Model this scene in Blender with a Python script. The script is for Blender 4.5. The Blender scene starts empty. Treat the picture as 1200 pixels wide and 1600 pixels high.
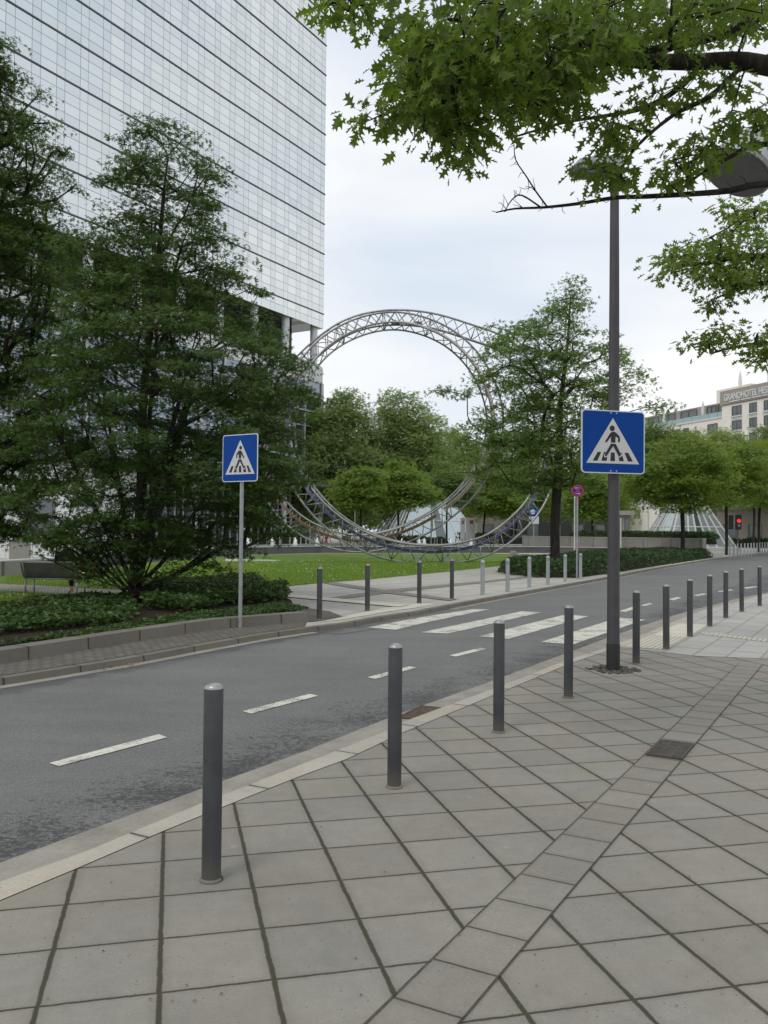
import bpy, bmesh, math, random
import numpy as np
from mathutils import Vector, Matrix
R = math.radians
SC = bpy.context.scene
COL = SC.collection

# ------------------------------------------------------------------ camera
F, H, PIT, ROLL = 1350.0, 1.6, math.atan(30/1350.0), 0.009
cs, sn, cp, sp = math.cos(ROLL), math.sin(ROLL), math.cos(PIT), math.sin(PIT)
cam_d = bpy.data.cameras.new('camera')
cam = bpy.data.objects.new('camera', cam_d)
COL.objects.link(cam)
R0, U0, F0 = Vector((1, 0, 0)), Vector((0, -sp, cp)), Vector((0, cp, sp))
cx_, cy_ = cs*R0 + sn*U0, -sn*R0 + cs*U0
m4 = Matrix((cx_, cy_, -F0)).transposed().to_4x4()
m4.translation = (0, 0, H)
cam.matrix_world = m4
cam_d.sensor_fit = 'VERTICAL'; cam_d.sensor_height = 36; cam_d.lens = F/1600*36
cam_d.clip_start = 0.05; cam_d.clip_end = 6000
SC.camera = cam

# ------------------------------------------------------------------ world and sun
SUN_EL, SUN_AZ = R(52), R(215)
W = bpy.data.worlds.new('World'); SC.world = W; W.use_nodes = True
def build_world():
    nt = W.node_tree; nt.nodes.clear(); N = nt.nodes; L = nt.links
    out = N.new('ShaderNodeOutputWorld'); bg = N.new('ShaderNodeBackground')
    sky = N.new('ShaderNodeTexSky'); sky.sky_type = 'NISHITA'; sky.sun_disc = False
    sky.sun_elevation = SUN_EL; sky.sun_rotation = SUN_AZ; sky.air_density = 1.2; sky.dust_density = 2
    tc = N.new('ShaderNodeTexCoord'); mp = N.new('ShaderNodeMapping')
    mp.inputs['Scale'].default_value = (1, 1, 2.6)
    mp.inputs['Location'].default_value = (3.1, .4, 1.7)
    L.new(tc.outputs['Generated'], mp.inputs['Vector'])
    n1 = N.new('ShaderNodeTexNoise'); n1.inputs['Scale'].default_value = 2.1; n1.inputs['Detail'].default_value = 5
    n1.inputs['Roughness'].default_value = .5; n1.inputs['Distortion'].default_value = .35
    L.new(mp.outputs[0], n1.inputs['Vector'])
    r1 = N.new('ShaderNodeValToRGB')   # cloud brightness (times ten, background strength is 0.1)
    e = r1.color_ramp.elements
    e[0].position = .34; e[0].color = (.72, .80, .90, 1)
    e[1].position = .66; e[1].color = (1.06, 1.06, 1.05, 1)
    k = r1.color_ramp.elements.new(.5); k.color = (.90, .93, .97, 1)
    L.new(n1.outputs['Fac'], r1.inputs[0])
    sc = N.new('ShaderNodeVectorMath'); sc.operation = 'SCALE'; sc.inputs['Scale'].default_value = 10.5
    L.new(r1.outputs[0], sc.inputs[0])
    mx = N.new('ShaderNodeMix'); mx.data_type = 'RGBA'; mx.inputs[0].default_value = .93
    L.new(sky.outputs[0], mx.inputs[6]); L.new(sc.outputs[0], mx.inputs[7])
    bg.inputs['Strength'].default_value = .1
    L.new(mx.outputs[2], bg.inputs['Color']); L.new(bg.outputs[0], out.inputs[0])
build_world()
sun_d = bpy.data.lights.new('sun', 'SUN'); sun_d.energy = .9; sun_d.angle = R(18); sun_d.color = (1, .96, .9)
sun = bpy.data.objects.new('sun', sun_d); COL.objects.link(sun)
sd = Vector((math.cos(SUN_EL)*math.sin(SUN_AZ), math.cos(SUN_EL)*math.cos(SUN_AZ), math.sin(SUN_EL)))
sun.rotation_euler = sd.to_track_quat('Z', 'Y').to_euler()
SC.view_settings.view_transform = 'Standard'; SC.view_settings.look = 'None'
SC.view_settings.exposure = 0.0; SC.view_settings.gamma = 1
SC.cycles.max_bounces = 6; SC.cycles.transparent_max_bounces = 8
SC.cycles.use_adaptive_sampling = True

# ------------------------------------------------------------------ helpers
def ray(px, py):
    x, y = (px-600)/F, -(py-800)/F
    x, y = cs*x - sn*y, sn*x + cs*y
    return (x, cp - sp*y, sp + cp*y)
def G(px, py, z=0.0):
    d = ray(px, py); t = (z-H)/d[2]
    return (d[0]*t, d[1]*t)
def P(px, py, Y):
    d = ray(px, py); t = Y/d[1]
    return Vector((d[0]*t, Y, H + d[2]*t))
def tag(o, label=None, cat=None, group=None, kind=None):
    if label: o['label'] = label
    if cat: o['category'] = cat
    if group: o['group'] = group
    if kind: o['kind'] = kind
    return o
def empty(name, loc, rz=0.0):
    o = bpy.data.objects.new(name, None); COL.objects.link(o)
    o.empty_display_size = .2
    o.location = loc; o.rotation_euler = (0, 0, rz)
    return o
def kids(o):
    return [c for c in bpy.data.objects if c.parent == o]
def dup(root, loc, rz=0.0, label=None):
    c = root.copy(); COL.objects.link(c); c.location = loc; c.rotation_euler = (0, 0, rz)
    if label: c['label'] = label
    for k in kids(root):
        d = k.copy(); COL.objects.link(d); d.parent = c
        for g in kids(k):
            e = g.copy(); COL.objects.link(e); e.parent = d
    return c
class MB:
    def __init__(s): s.v = []; s.f = []
    def add(s, vs, fs):
        b = len(s.v); s.v += [tuple(v) for v in vs]; s.f += [tuple(i+b for i in f) for f in fs]; return s
    def box(s, c, d, M=None, rz=0.0):
        x, y, z = d[0]/2, d[1]/2, d[2]/2
        vs = [Vector((a*x, b*y, e*z)) for e in (-1, 1) for b in (-1, 1) for a in (-1, 1)]
        if rz: vs = [Matrix.Rotation(rz, 3, 'Z') @ v for v in vs]
        if M is not None: vs = [M @ v for v in vs]
        vs = [v + Vector(c) for v in vs]
        return s.add(vs, [(0, 2, 3, 1), (4, 5, 7, 6), (0, 1, 5, 4), (2, 6, 7, 3), (0, 4, 6, 2), (1, 3, 7, 5)])
    def tube(s, pts, r, n=8, closed=False, cap=True):
        pts = [Vector(p) for p in pts]; m = len(pts)
        rs = r if isinstance(r, (list, tuple)) else [r]*m
        vs = []; up = None
        for i, p in enumerate(pts):
            if closed: t = pts[(i+1) % m] - pts[i-1]
            else: t = pts[min(i+1, m-1)] - pts[max(i-1, 0)]
            t.normalize()
            if up is None:
                up = t.orthogonal().normalized()
            up = (up - t*up.dot(t))
            up = up.normalized() if up.length > 1e-6 else t.orthogonal().normalized()
            w = t.cross(up)
            for k in range(n):
                a = 2*math.pi*k/n
                vs.append(p + rs[i]*(math.cos(a)*up + math.sin(a)*w))
        fs = []
        for i in range(m if closed else m-1):
            j = (i+1) % m
            for k in range(n):
                k2 = (k+1) % n
                fs.append((i*n+k, i*n+k2, j*n+k2, j*n+k))
        if cap and not closed:
            fs.append(tuple(range(n-1, -1, -1))); fs.append(tuple((m-1)*n+k for k in range(n)))
        return s.add(vs, fs)
    def lathe(s, prof, c=(0, 0, 0), n=24):
        c = Vector(c); vs = []; fs = []
        for (r, z) in prof:
            for k in range(n):
                a = 2*math.pi*k/n
                vs.append(c + Vector((r*math.cos(a), r*math.sin(a), z)))
        for i in range(len(prof)-1):
            for k in range(n):
                k2 = (k+1) % n
                fs.append((i*n+k, i*n+k2, (i+1)*n+k2, (i+1)*n+k))
        fs.append(tuple(range(n-1, -1, -1))); fs.append(tuple((len(prof)-1)*n+k for k in range(n)))
        return s.add(vs, fs)
    def prism(s, poly, a, b, M=None):
        # poly in (x, z); extruded along y from a to b
        n = len(poly)
        vs = [Vector((x, a, z)) for x, z in poly] + [Vector((x, b, z)) for x, z in poly]
        if M is not None: vs = [M @ v for v in vs]
        fs = [tuple(range(n)), tuple(range(2*n-1, n-1, -1))] + [(i, i+n, (i+1) % n+n, (i+1) % n) for i in range(n)]
        return s.add(vs, fs)
    def build(s, name, mat, parent=None, smooth=False, bevel=0, auto=False):
        me = bpy.data.meshes.new(name); me.from_pydata(s.v, [], s.f)
        me.materials.append(mat)
        bm = bmesh.new(); bm.from_mesh(me); bmesh.ops.recalc_face_normals(bm, faces=bm.faces); bm.to_mesh(me); bm.free()
        if smooth: me.shade_smooth()
        if auto: me.shade_smooth(); me.set_sharp_from_angle(angle=R(35))
        o = bpy.data.objects.new(name, me); COL.objects.link(o)
        if parent is not None: o.parent = parent
        if bevel:
            b = o.modifiers.new('bevel', 'BEVEL'); b.width = bevel; b.segments = 2; b.limit_method = 'ANGLE'
        return o
def sheet(name, pts, mat, z=0.0, kind='structure', parent=None):
    vs = [(p[0], p[1], p[2] if len(p) > 2 else z) for p in pts]
    me = bpy.data.meshes.new(name); me.from_pydata(vs, [], [tuple(range(len(vs)))]); me.materials.append(mat)
    bm = bmesh.new(); bm.from_mesh(me)
    bmesh.ops.triangulate(bm, faces=bm.faces)
    for f in bm.faces:
        f.normal_update()
        if f.normal.z < 0: f.normal_flip()
    bm.to_mesh(me); bm.free()
    o = bpy.data.objects.new(name, me); COL.objects.link(o)
    if kind: o['kind'] = kind
    if parent is not None: o.parent = parent
    return o
def np_mesh(name, verts, polys, mat, parent=None, smooth=False):
    """verts (V,3); polys: list of (n,k) index arrays"""
    me = bpy.data.meshes.new(name)
    me.vertices.add(len(verts)); me.vertices.foreach_set('co', np.asarray(verts, np.float32).ravel())
    loops = np.concatenate([p.ravel() for p in polys]).astype(np.int32)
    tot = np.concatenate([np.full(len(p), p.shape[1]) for p in polys]).astype(np.int32)
    st = np.concatenate([[0], np.cumsum(tot)[:-1]]).astype(np.int32)
    me.loops.add(len(loops)); me.loops.foreach_set('vertex_index', loops)
    me.polygons.add(len(tot)); me.polygons.foreach_set('loop_start', st); me.polygons.foreach_set('loop_total', tot)
    if smooth: me.polygons.foreach_set('use_smooth', np.ones(len(tot), bool))
    me.update(calc_edges=True); me.validate()
    me.materials.append(mat)
    o = bpy.data.objects.new(name, me); COL.objects.link(o)
    if parent is not None: o.parent = parent
    return o

# ------------------------------------------------------------------ materials
class NT:
    def __init__(s, name):
        s.m = bpy.data.materials.new(name); s.m.use_nodes = True
        s.t = s.m.node_tree; s.t.nodes.clear()
        s.out = s.t.nodes.new('ShaderNodeOutputMaterial')
    def set(s, sock, v):
        if hasattr(v, 'links') or isinstance(v, bpy.types.NodeSocket): s.t.links.new(v, sock)
        elif v is not None:
            if isinstance(v, (tuple, list)) and len(v) == 3 and sock.type == 'RGBA': v = (*v, 1)
            sock.default_value = v
    def n(s, typ, ins=None, **a):
        nd = s.t.nodes.new('ShaderNode'+typ)
        for k, v in a.items(): setattr(nd, k, v)
        for k, v in (ins or {}).items(): s.set(nd.inputs[k], v)
        return nd
    def m_(s, op, a, b=None, c=None, clamp=False):
        nd = s.t.nodes.new('ShaderNodeMath'); nd.operation = op; nd.use_clamp = clamp
        s.set(nd.inputs[0], a)
        if b is not None: s.set(nd.inputs[1], b)
        if c is not None: s.set(nd.inputs[2], c)
        return nd.outputs[0]
    def mix(s, f, a, b, mode='MIX'):
        nd = s.t.nodes.new('ShaderNodeMix'); nd.data_type = 'RGBA'; nd.blend_type = mode
        s.set(nd.inputs[0], f); s.set(nd.inputs[6], a); s.set(nd.inputs[7], b); return nd.outputs[2]
    def noise(s, scale, detail=3, rough=.5, vec=None, dist=0.0):
        return s.n('TexNoise', {'Scale': scale, 'Detail': detail, 'Roughness': rough, 'Distortion': dist, 'Vector': vec}).outputs['Fac'] if vec is not None else \
            s.n('TexNoise', {'Scale': scale, 'Detail': detail, 'Roughness': rough, 'Distortion': dist, 'Vector': s.pos()}).outputs['Fac']
    def pos(s):
        if not hasattr(s, '_p'): s._p = s.t.nodes.new('ShaderNodeNewGeometry').outputs['Position']
        return s._p
    def obj(s):
        return s.n('TexCoord').outputs['Object']
    def ss(s, x, lo, hi):
        nd = s.n('MapRange', {'Value': x, 'From Min': lo, 'From Max': hi}, interpolation_type='SMOOTHSTEP')
        return nd.outputs[0]
    def ramp(s, x, stops):
        nd = s.n('ValToRGB', {0: x}); e = nd.color_ramp.elements
        e[0].position, e[0].color = stops[0][0], (*stops[0][1], 1)
        e[1].position, e[1].color = stops[-1][0], (*stops[-1][1], 1)
        for p, c in stops[1:-1]:
            k = e.new(p); k.color = (*c, 1)
        return nd.outputs[0]
    def bsdf(s, col, rough=.7, metal=0.0, bump=None, bstr=.3, bdist=.01, spec=.5, **kw):
        ins = {'Base Color': col, 'Roughness': rough, 'Metallic': metal, 'Specular IOR Level': spec}; ins.update(kw)
        b = s.n('BsdfPrincipled', ins)
        if bump is not None:
            bn = s.n('Bump', {'Height': bump, 'Strength': bstr, 'Distance': bdist}); s.t.links.new(bn.outputs[0], b.inputs['Normal'])
        s.t.links.new(b.outputs[0], s.out.inputs[0]); return s.m
def simple(name, col, rough=.6, metal=0.0, var=.12, scale=6.0, bump=.0, spec=.5):
    t = NT(name); ob = t.obj()
    n = t.noise(scale, 4, .6, ob); g = t.noise(scale*14, 2, .5, ob)
    f = t.m_('ADD', t.m_('MULTIPLY', n, .7), t.m_('MULTIPLY', g, .3))
    c = t.mix(t.ss(f, .3, .7), tuple(x*(1-var) for x in col), tuple(min(1, x*(1+var)) for x in col))
    rr = t.m_('ADD', rough-.06, t.m_('MULTIPLY', n, .12))
    return t.bsdf(c, rr, metal, bump=(g if bump else None), bstr=bump, bdist=.004, spec=spec)
def slab(name, ang, org, sx, sy, col, jc, jw, var=.06, stagger=0.0, grain=.11, moss=True, warm=None, rough=.85):
    t = NT(name); p = t.pos(); s3 = t.n('SeparateXYZ', {0: p})
    x = t.m_('SUBTRACT', s3.outputs[0], org[0]); y = t.m_('SUBTRACT', s3.outputs[1], org[1])
    ca, sa = math.cos(ang), math.sin(ang)
    u = t.m_('ADD', t.m_('MULTIPLY', x, ca), t.m_('MULTIPLY', y, sa))
    v = t.m_('ADD', t.m_('MULTIPLY', x, -sa), t.m_('MULTIPLY', y, ca))
    wob = t.m_('MULTIPLY', t.m_('SUBTRACT', t.noise(14, 3, .6), .5), jw*.9)
    u = t.m_('ADD', u, wob); v = t.m_('ADD', v, wob)
    vv = t.m_('DIVIDE', v, sy); fv = t.m_('FRACT', vv); iv = t.m_('FLOOR', vv)
    uu = t.m_('ADD', t.m_('DIVIDE', u, sx), t.m_('MULTIPLY', iv, stagger)); fu = t.m_('FRACT', uu); iu = t.m_('FLOOR', uu)
    du = t.m_('MULTIPLY', t.m_('MINIMUM', fu, t.m_('SUBTRACT', 1, fu)), sx)
    dv = t.m_('MULTIPLY', t.m_('MINIMUM', fv, t.m_('SUBTRACT', 1, fv)), sy)
    # joints along one direction run wider and mossier than the other
    d = t.m_('MINIMUM', t.m_('MULTIPLY', du, .62), dv)
    wn = t.noise(3.1, 4, .65); wf = t.noise(45, 2, .6)
    wid = t.m_('MULTIPLY', t.m_('ADD', t.m_('ADD', .25, wn), t.m_('MULTIPLY', wf, .7)), jw*.5)
    j = t.m_('SUBTRACT', 1, t.ss(t.m_('DIVIDE', d, wid), .55, 1.25))
    cid = t.n('CombineXYZ', {0: iu, 1: iv, 2: 3.3}); rnd = t.n('TexWhiteNoise', {'Vector': cid.outputs[0]}).outputs[0]
    big = t.noise(.8, 4, .6); mid = t.noise(9, 6, .75); fine = t.noise(95, 3, .9)
    k = t.m_('ADD', 1-var*1.6, t.m_('MULTIPLY', rnd, var*2))
    k = t.m_('MULTIPLY', k, t.m_('ADD', .74, t.m_('MULTIPLY', big, .52)))
    k = t.m_('MULTIPLY', k, t.m_('ADD', .78, t.m_('MULTIPLY', mid, .44)))
    k = t.m_('MULTIPLY', k, t.m_('ADD', 1-grain*3, t.m_('MULTIPLY', fine, grain*6)))
    tint = t.mix(t.ss(t.noise(1.7, 3, .5), .35, .65), col, warm or tuple(c*f for c, f in zip(col, (1.05, 1.0, .93))))
    c = t.n('VectorMath', {0: tint}, operation='SCALE'); t.set(c.inputs['Scale'], k)
    # speckles, gum spots, dark stains beside the joints
    vor = t.n('TexVoronoi', {'Scale': 5.5, 'Vector': p, 'Randomness': 1.0}).outputs['Distance']
    gum = t.m_('MULTIPLY', t.m_('SUBTRACT', 1, t.ss(vor, .035, .06)), t.ss(t.noise(2.3, 1), .5, .56))
    v2 = t.n('TexVoronoi', {'Scale': 30, 'Vector': p}).outputs['Distance']
    dot = t.m_('MULTIPLY', t.m_('SUBTRACT', 1, t.ss(v2, .07, .15)), t.ss(t.noise(9, 2), .50, .58))
    v3 = t.n('TexVoronoi', {'Scale': 2.1, 'Vector': p}).outputs['Distance']
    gum2 = t.m_('SUBTRACT', 1, t.ss(t.m_('ADD', v3, t.m_('MULTIPLY', t.noise(30, 3), .03)), .045, .06))
    edge = t.m_('MULTIPLY', t.m_('SUBTRACT', 1, t.ss(d, 0, .035)), .22)
    cc = t.mix(t.m_('MULTIPLY', gum, .35), c.outputs[0], (.09, .085, .075))
    cc = t.mix(t.m_('MULTIPLY', gum2, .30), cc, (.40, .38, .34))
    cc = t.mix(t.m_('MULTIPLY', dot, .7), cc, (.06, .055, .045))
    cc = t.mix(edge, cc, tuple(x*1.6 for x in jc))
    jcol = t.mix(t.ss(mid, .45, .6), jc, (jc[0]*.96, jc[1]*1.0, jc[2]*.80) if moss else jc)
    cc = t.mix(j, cc, jcol)
    h = t.m_('SUBTRACT', t.m_('ADD', t.m_('MULTIPLY', fine, .15), t.m_('MULTIPLY', rnd, .12)), t.m_('MULTIPLY', j, 1.0))
    return t.bsdf(cc, rough, bump=h, bstr=.5, bdist=.006, spec=.25)
def asphalt():
    t = NT('asphalt'); p = t.pos()
    fine = t.noise(120, 4, .85); mid = t.noise(26, 4, .7); big = t.noise(.55, 4, .6)
    mp = t.n('Mapping', {'Vector': p, 'Rotation': (0, 0, -R(60)), 'Scale': (.35, 1.6, 1)})
    streak = t.noise(1.3, 4, .65, mp.outputs[0])
    c = t.ramp(fine, [(.30, (.070, .070, .070)), (.47, (.135, .134, .132)), (.58, (.185, .183, .178)), (.67, (.40, .39, .36))])
    k = t.m_('MULTIPLY', t.m_('ADD', .74, t.m_('MULTIPLY', big, .5)), t.m_('ADD', .75, t.m_('MULTIPLY', streak, .5)))
    v = t.n('VectorMath', {0: c}, operation='SCALE'); t.set(v.inputs['Scale'], k)
    # worn, open textured lane side near the kerb: dark torn patches
    s3 = t.n('SeparateXYZ', {0: p})
    a = G(0, 1349, -.08); b = G(900, 1017, -.08); dx, dy = b[0]-a[0], b[1]-a[1]; l = math.hypot(dx, dy)
    dist = t.m_('ADD', t.m_('MULTIPLY', t.m_('SUBTRACT', s3.outputs[0], a[0]), -dy/l), t.m_('MULTIPLY', t.m_('SUBTRACT', s3.outputs[1], a[1]), dx/l))
    near = t.m_('SUBTRACT', 1, t.ss(dist, .10, 1.55))
    mp2 = t.n('Mapping', {'Vector': p, 'Rotation': (0, 0, -R(60)), 'Scale': (.85, 1.25, 1)})
    tn = t.noise(30, 6, .8, mp2.outputs[0], .3); tn2 = t.noise(1.6, 3, .6)
    thr = t.m_('ADD', t.m_('MULTIPLY', near, .25), t.m_('MULTIPLY', tn2, .35))
    torn = t.ss(t.m_('ADD', tn, thr), .90, .97)
    c1 = t.mix(t.m_('MULTIPLY', torn, .72), v.outputs[0], (.030, .031, .033))
    # damp dark stain along the far gutter
    a = G(0, 1075, -.08); b = G(480, 988, -.08); dx, dy = b[0]-a[0], b[1]-a[1]; l = math.hypot(dx, dy)
    d2 = t.m_('ADD', t.m_('MULTIPLY', t.m_('SUBTRACT', s3.outputs[0], a[0]), dy/l), t.m_('MULTIPLY', t.m_('SUBTRACT', s3.outputs[1], a[1]), -dx/l))
    st = t.m_('MULTIPLY', t.m_('SUBTRACT', 1, t.ss(t.m_('ADD', d2, t.m_('MULTIPLY', t.noise(3.2, 6, .75), .9)), .65, .95)), .55)
    c2 = t.mix(st, c1, (.04, .041, .045))
    vs_ = t.n('TexVoronoi', {'Scale': 60, 'Vector': p}).outputs['Distance']
    c2 = t.mix(t.m_('MULTIPLY', t.m_('SUBTRACT', 1, t.ss(vs_, .10, .2)), t.m_('MULTIPLY', t.ss(t.noise(20, 2), .5, .6), .6)), c2, (.42, .41, .38))
    vc = t.n('TexVoronoi', {'Scale': 45, 'Vector': p}).outputs['Distance']
    c2 = t.mix(t.m_('MULTIPLY', t.m_('SUBTRACT', 1, t.ss(vc, .12, .25)), t.m_('MULTIPLY', t.ss(t.noise(11, 2), .5, .58), .65)), c2, (.03, .03, .03))
    h = t.m_('ADD', t.m_('MULTIPLY', fine, .7), t.m_('SUBTRACT', mid, t.m_('MULTIPLY', torn, 1.2)))
    return t.bsdf(c2, .8, bump=h, bstr=.45, bdist=.008, spec=.35)
def paint():
    t = NT('road_paint'); p = t.pos()
    w = t.ss(t.m_('ADD', t.m_('MULTIPLY', t.noise(60, 4, .75), .55), t.m_('MULTIPLY', t.noise(3, 4, .7), .45)), .41, .50)
    c = t.mix(t.ss(t.noise(9, 5, .6), .3, .7), (.55, .54, .46), (.66, .65, .57))
    c = t.mix(w, (.16, .16, .15), c)
    return t.bsdf(c, .7, bump=t.noise(200, 3, .7), bstr=.3, bdist=.004, spec=.3)
def leafmat(name, dark, light, trans=.35, rough=.45, tip=None):
    t = NT(name); gn = t.n('NewGeometry'); rnd = gn.outputs['Random Per Island']
    p = t.noise(.9, 3, .6); q = t.noise(5, 2, .6)
    f = t.m_('ADD', t.m_('MULTIPLY', rnd, .55), t.m_('ADD', t.m_('MULTIPLY', p, .45), t.m_('MULTIPLY', q, .2)), clamp=True)
    stops = [(.2, dark), (.85, light)]
    if tip: stops.append((.97, tip))
    c = t.ramp(f, stops)
    b = t.n('BsdfPrincipled', {'Base Color': c, 'Roughness': rough, 'Specular IOR Level': .35})
    tc = t.mix(.5, c, (light[0]*1.5, light[1]*1.5, light[2]*.6))
    tr = t.n('BsdfTranslucent', {'Color': tc})
    m = t.n('MixShader', {0: trans, 1: b.outputs[0], 2: tr.outputs[0]})
    t.t.links.new(m.outputs[0], t.out.inputs[0]); return t.m
def grassmat():
    t = NT('lawn_grass'); p = t.pos()
    a = t.noise(1.2, 4, .6); b = t.noise(16, 4, .7); f = t.noise(90, 3, .8)
    k = t.m_('ADD', t.m_('MULTIPLY', a, .35), t.m_('ADD', t.m_('MULTIPLY', b, .3), t.m_('MULTIPLY', f, .35)))
    c = t.ramp(k, [(.3, (.065, .12, .022)), (.5, (.135, .225, .042)), (.7, (.23, .33, .085))])
    return t.bsdf(c, .85, bump=t.m_('ADD', b, f), bstr=.8, bdist=.04, spec=.2)
def soilmat():
    t = NT('soil'); c = t.ramp(t.noise(30, 5, .7), [(.3, (.02, .015, .010)), (.7, (.07, .052, .038))])
    return t.bsdf(c, .95, bump=t.noise(40, 4, .7), bstr=1, bdist=.03, spec=.1)
def facade_glass():
    t = NT('mirror_glass'); ob = t.obj(); s3 = t.n('SeparateXYZ', {0: ob}); u = s3.outputs[0]
    fu = t.m_('FRACT', t.m_('DIVIDE', u, 2.42))
    l1 = t.m_('LESS_THAN', fu, .022); l2 = t.m_('LESS_THAN', t.m_('ABSOLUTE', t.m_('SUBTRACT', fu, .36)), .012)
    zz = t.m_('DIVIDE', s3.outputs[2], 3.66/4); fz = t.m_('FRACT', zz)
    l3 = t.m_('LESS_THAN', t.m_('MINIMUM', fz, t.m_('SUBTRACT', 1, fz)), .035)
    line = t.m_('MAXIMUM', t.m_('MAXIMUM', l1, l2), l3)
    iu = t.m_('ADD', t.m_('FLOOR', t.m_('DIVIDE', u, 2.42)), t.m_('MULTIPLY', t.m_('GREATER_THAN', fu, .36), .5))
    cid = t.n('CombineXYZ', {0: iu, 1: t.m_('FLOOR', zz), 2: 1.0}); rnd = t.n('TexWhiteNoise', {'Vector': cid.outputs[0]})
    wide = t.m_('GREATER_THAN', fu, .36)
    i4 = t.m_('MODULO', t.m_('FLOOR', zz), 4)
    vis = t.m_('MULTIPLY', wide, t.m_('MULTIPLY', t.m_('GREATER_THAN', i4, .5), t.m_('LESS_THAN', i4, 2.5)))
    k = t.m_('ADD', t.m_('MULTIPLY', vis, .55), t.m_('MULTIPLY', rnd.outputs[0], .45))
    c = t.mix(k, (.635, .68, .69), (.735, .765, .765))
    c = t.mix(t.m_('MULTIPLY', line, .85), c, (.24, .26, .27))
    nn = t.n('VectorMath', {0: rnd.outputs['Color'], 1: (.5, .5, .5)}, operation='SUBTRACT')
    n2 = t.n('VectorMath', {0: nn.outputs[0]}, operation='SCALE'); n2.inputs['Scale'].default_value = .06
    gm = t.n('NewGeometry').outputs['Normal']
    n3 = t.n('VectorMath', {0: gm, 1: n2.outputs[0]}, operation='ADD'); n4 = t.n('VectorMath', {0: n3.outputs[0]}, operation='NORMALIZE')
    return t.bsdf(c, .12, .9, Normal=n4.outputs[0])

GA = R(13.8); J0 = (-.57, 3.90)
M = {}
M['slab'] = slab('paving_slabs', GA, J0, .395, .405, (.258, .249, .219), (.060, .055, .040), .0115, var=.06, warm=(.266, .246, .206))
M['band'] = slab('band_slabs', R(60.9), G(615, 1560), .31, 10.0, (.252, .240, .208), (.075, .068, .052), .007, warm=(.26, .24, .20))
M['pale'] = slab('pale_paving', R(60), (3.9, 11.9), .8, .4, (.40, .40, .385), (.16, .155, .14), .010, var=.05, stagger=.5, moss=False)
M['plaza'] = slab('plaza_paving', R(60), (0, 20), 1.2, 1.0, (.42, .415, .39), (.20, .19, .17), .02, var=.05, moss=False)
M['cobble'] = slab('cobbles', R(60), (0, 0), .16, .10, (.150, .142, .126), (.075, .069, .058), .014, var=.12, stagger=.5)
M['cobble_lt'] = slab('plaza_cobbles', R(60), (0, 0), .16, .10, (.27, .26, .235), (.13, .12, .105), .014, var=.12, stagger=.5, moss=False)
M['pathm'] = slab('gravel_path', R(20), (0, 0), .16, .12, (.36, .345, .31), (.15, .14, .12), .02, var=.12, stagger=.5)
M['kerb'] = slab('kerb_granite', R(60), (0, .35), 1.0, 90.0, (.40, .38, .33), (.09, .085, .07), .012, grain=.12, moss=False)
M['kerb_dark'] = slab('kerb_concrete', R(61), (0, .15), 1.0, 90.0, (.175, .165, .142), (.05, .048, .04), .014, grain=.08)
M['gutter'] = simple('gutter_concrete', (.27, .25, .215), .9, var=.22, scale=3, bump=.3)
M['asphalt'] = asphalt(); M['paint'] = paint()
M['tactile'] = simple('cream_pavers', (.56, .53, .44), .85, var=.12, scale=3, bump=.3)
M['soil'] = soilmat(); M['grass'] = grassmat()
M['jointsand'] = simple('joint_sand', (.062, .055, .042), .95, var=.5, scale=25)
M['ground'] = simple('far_ground', (.22, .215, .2), .9, var=.2, scale=.2)
M['bollard'] = simple('bollard_iron_paint', (.046, .047, .050), .42, .25, var=.18, scale=9)
def bollard_paint():
    t = NT('bollard_iron_paint'); p = t.pos(); z = t.n('SeparateXYZ', {0: p}).outputs[2]
    n = t.noise(7, 5, .65); sc_ = t.n('Mapping', {'Vector': p, 'Scale': (1, 1, .18)}).outputs[0]; st = t.noise(38, 4, .7, sc_)
    c = t.mix(t.ss(n, .3, .7), (.040, .041, .044), (.056, .057, .060))
    c = t.mix(t.m_('MULTIPLY', t.ss(st, .60, .72), .35), c, (.12, .118, .112))
    chip = t.m_('MULTIPLY', t.ss(t.noise(70, 3, .7), .68, .71), .8)
    c = t.mix(chip, c, (.15, .13, .11))
    dust = t.m_('MULTIPLY', t.m_('SUBTRACT', 1, t.ss(t.m_('ADD', z, t.m_('MULTIPLY', n, .12)), .05, .22)), .55)
    c = t.mix(dust, c, (.13, .12, .10))
    return t.bsdf(c, t.m_('ADD', .36, t.m_('MULTIPLY', n, .2)), .2, bump=n, bstr=.15, bdist=.004)
M['bollard'] = bollard_paint()
M['bolcap'] = simple('bollard_cap_metal', (.34, .34, .34), .35, .6, var=.15, scale=20)
M['bolgrey'] = simple('grey_bollard_paint', (.33, .35, .36), .5, .2, var=.10, scale=8)
M['pole'] = simple('lamp_pole_paint', (.062, .060, .064), .5, .2, var=.16, scale=5)
M['poleblk'] = simple('black_sleeve', (.014, .014, .015), .6)
M['galv'] = simple('galvanised_steel', (.33, .34, .34), .45, .5, var=.15, scale=12)
M['steel'] = simple('sculpture_steel', (.31, .31, .305), .42, .7, var=.2, scale=2)
M['steel_dk'] = simple('dark_steel', (.10, .10, .10), .5, .4)
M['blue_r'] = simple('blue_ribbon_paint', (.17, .175, .36), .55, .1, var=.2, scale=2)
M['red_r'] = simple('red_ribbon_paint', (.42, .22, .18), .6, .1, var=.2, scale=2)
M['pink_r'] = simple('pale_ribbon_mesh', (.62, .48, .46), .6, .1, var=.1)
M['sblue'] = simple('sign_blue', (.002, .050, .27), .5, var=.05, scale=3, spec=.15)
M['swhite'] = simple('sign_white', (.56, .57, .57), .45, var=.05, scale=4)
M['sgrey'] = simple('sign_rim', (.62, .66, .68), .4, var=.05)
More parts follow.
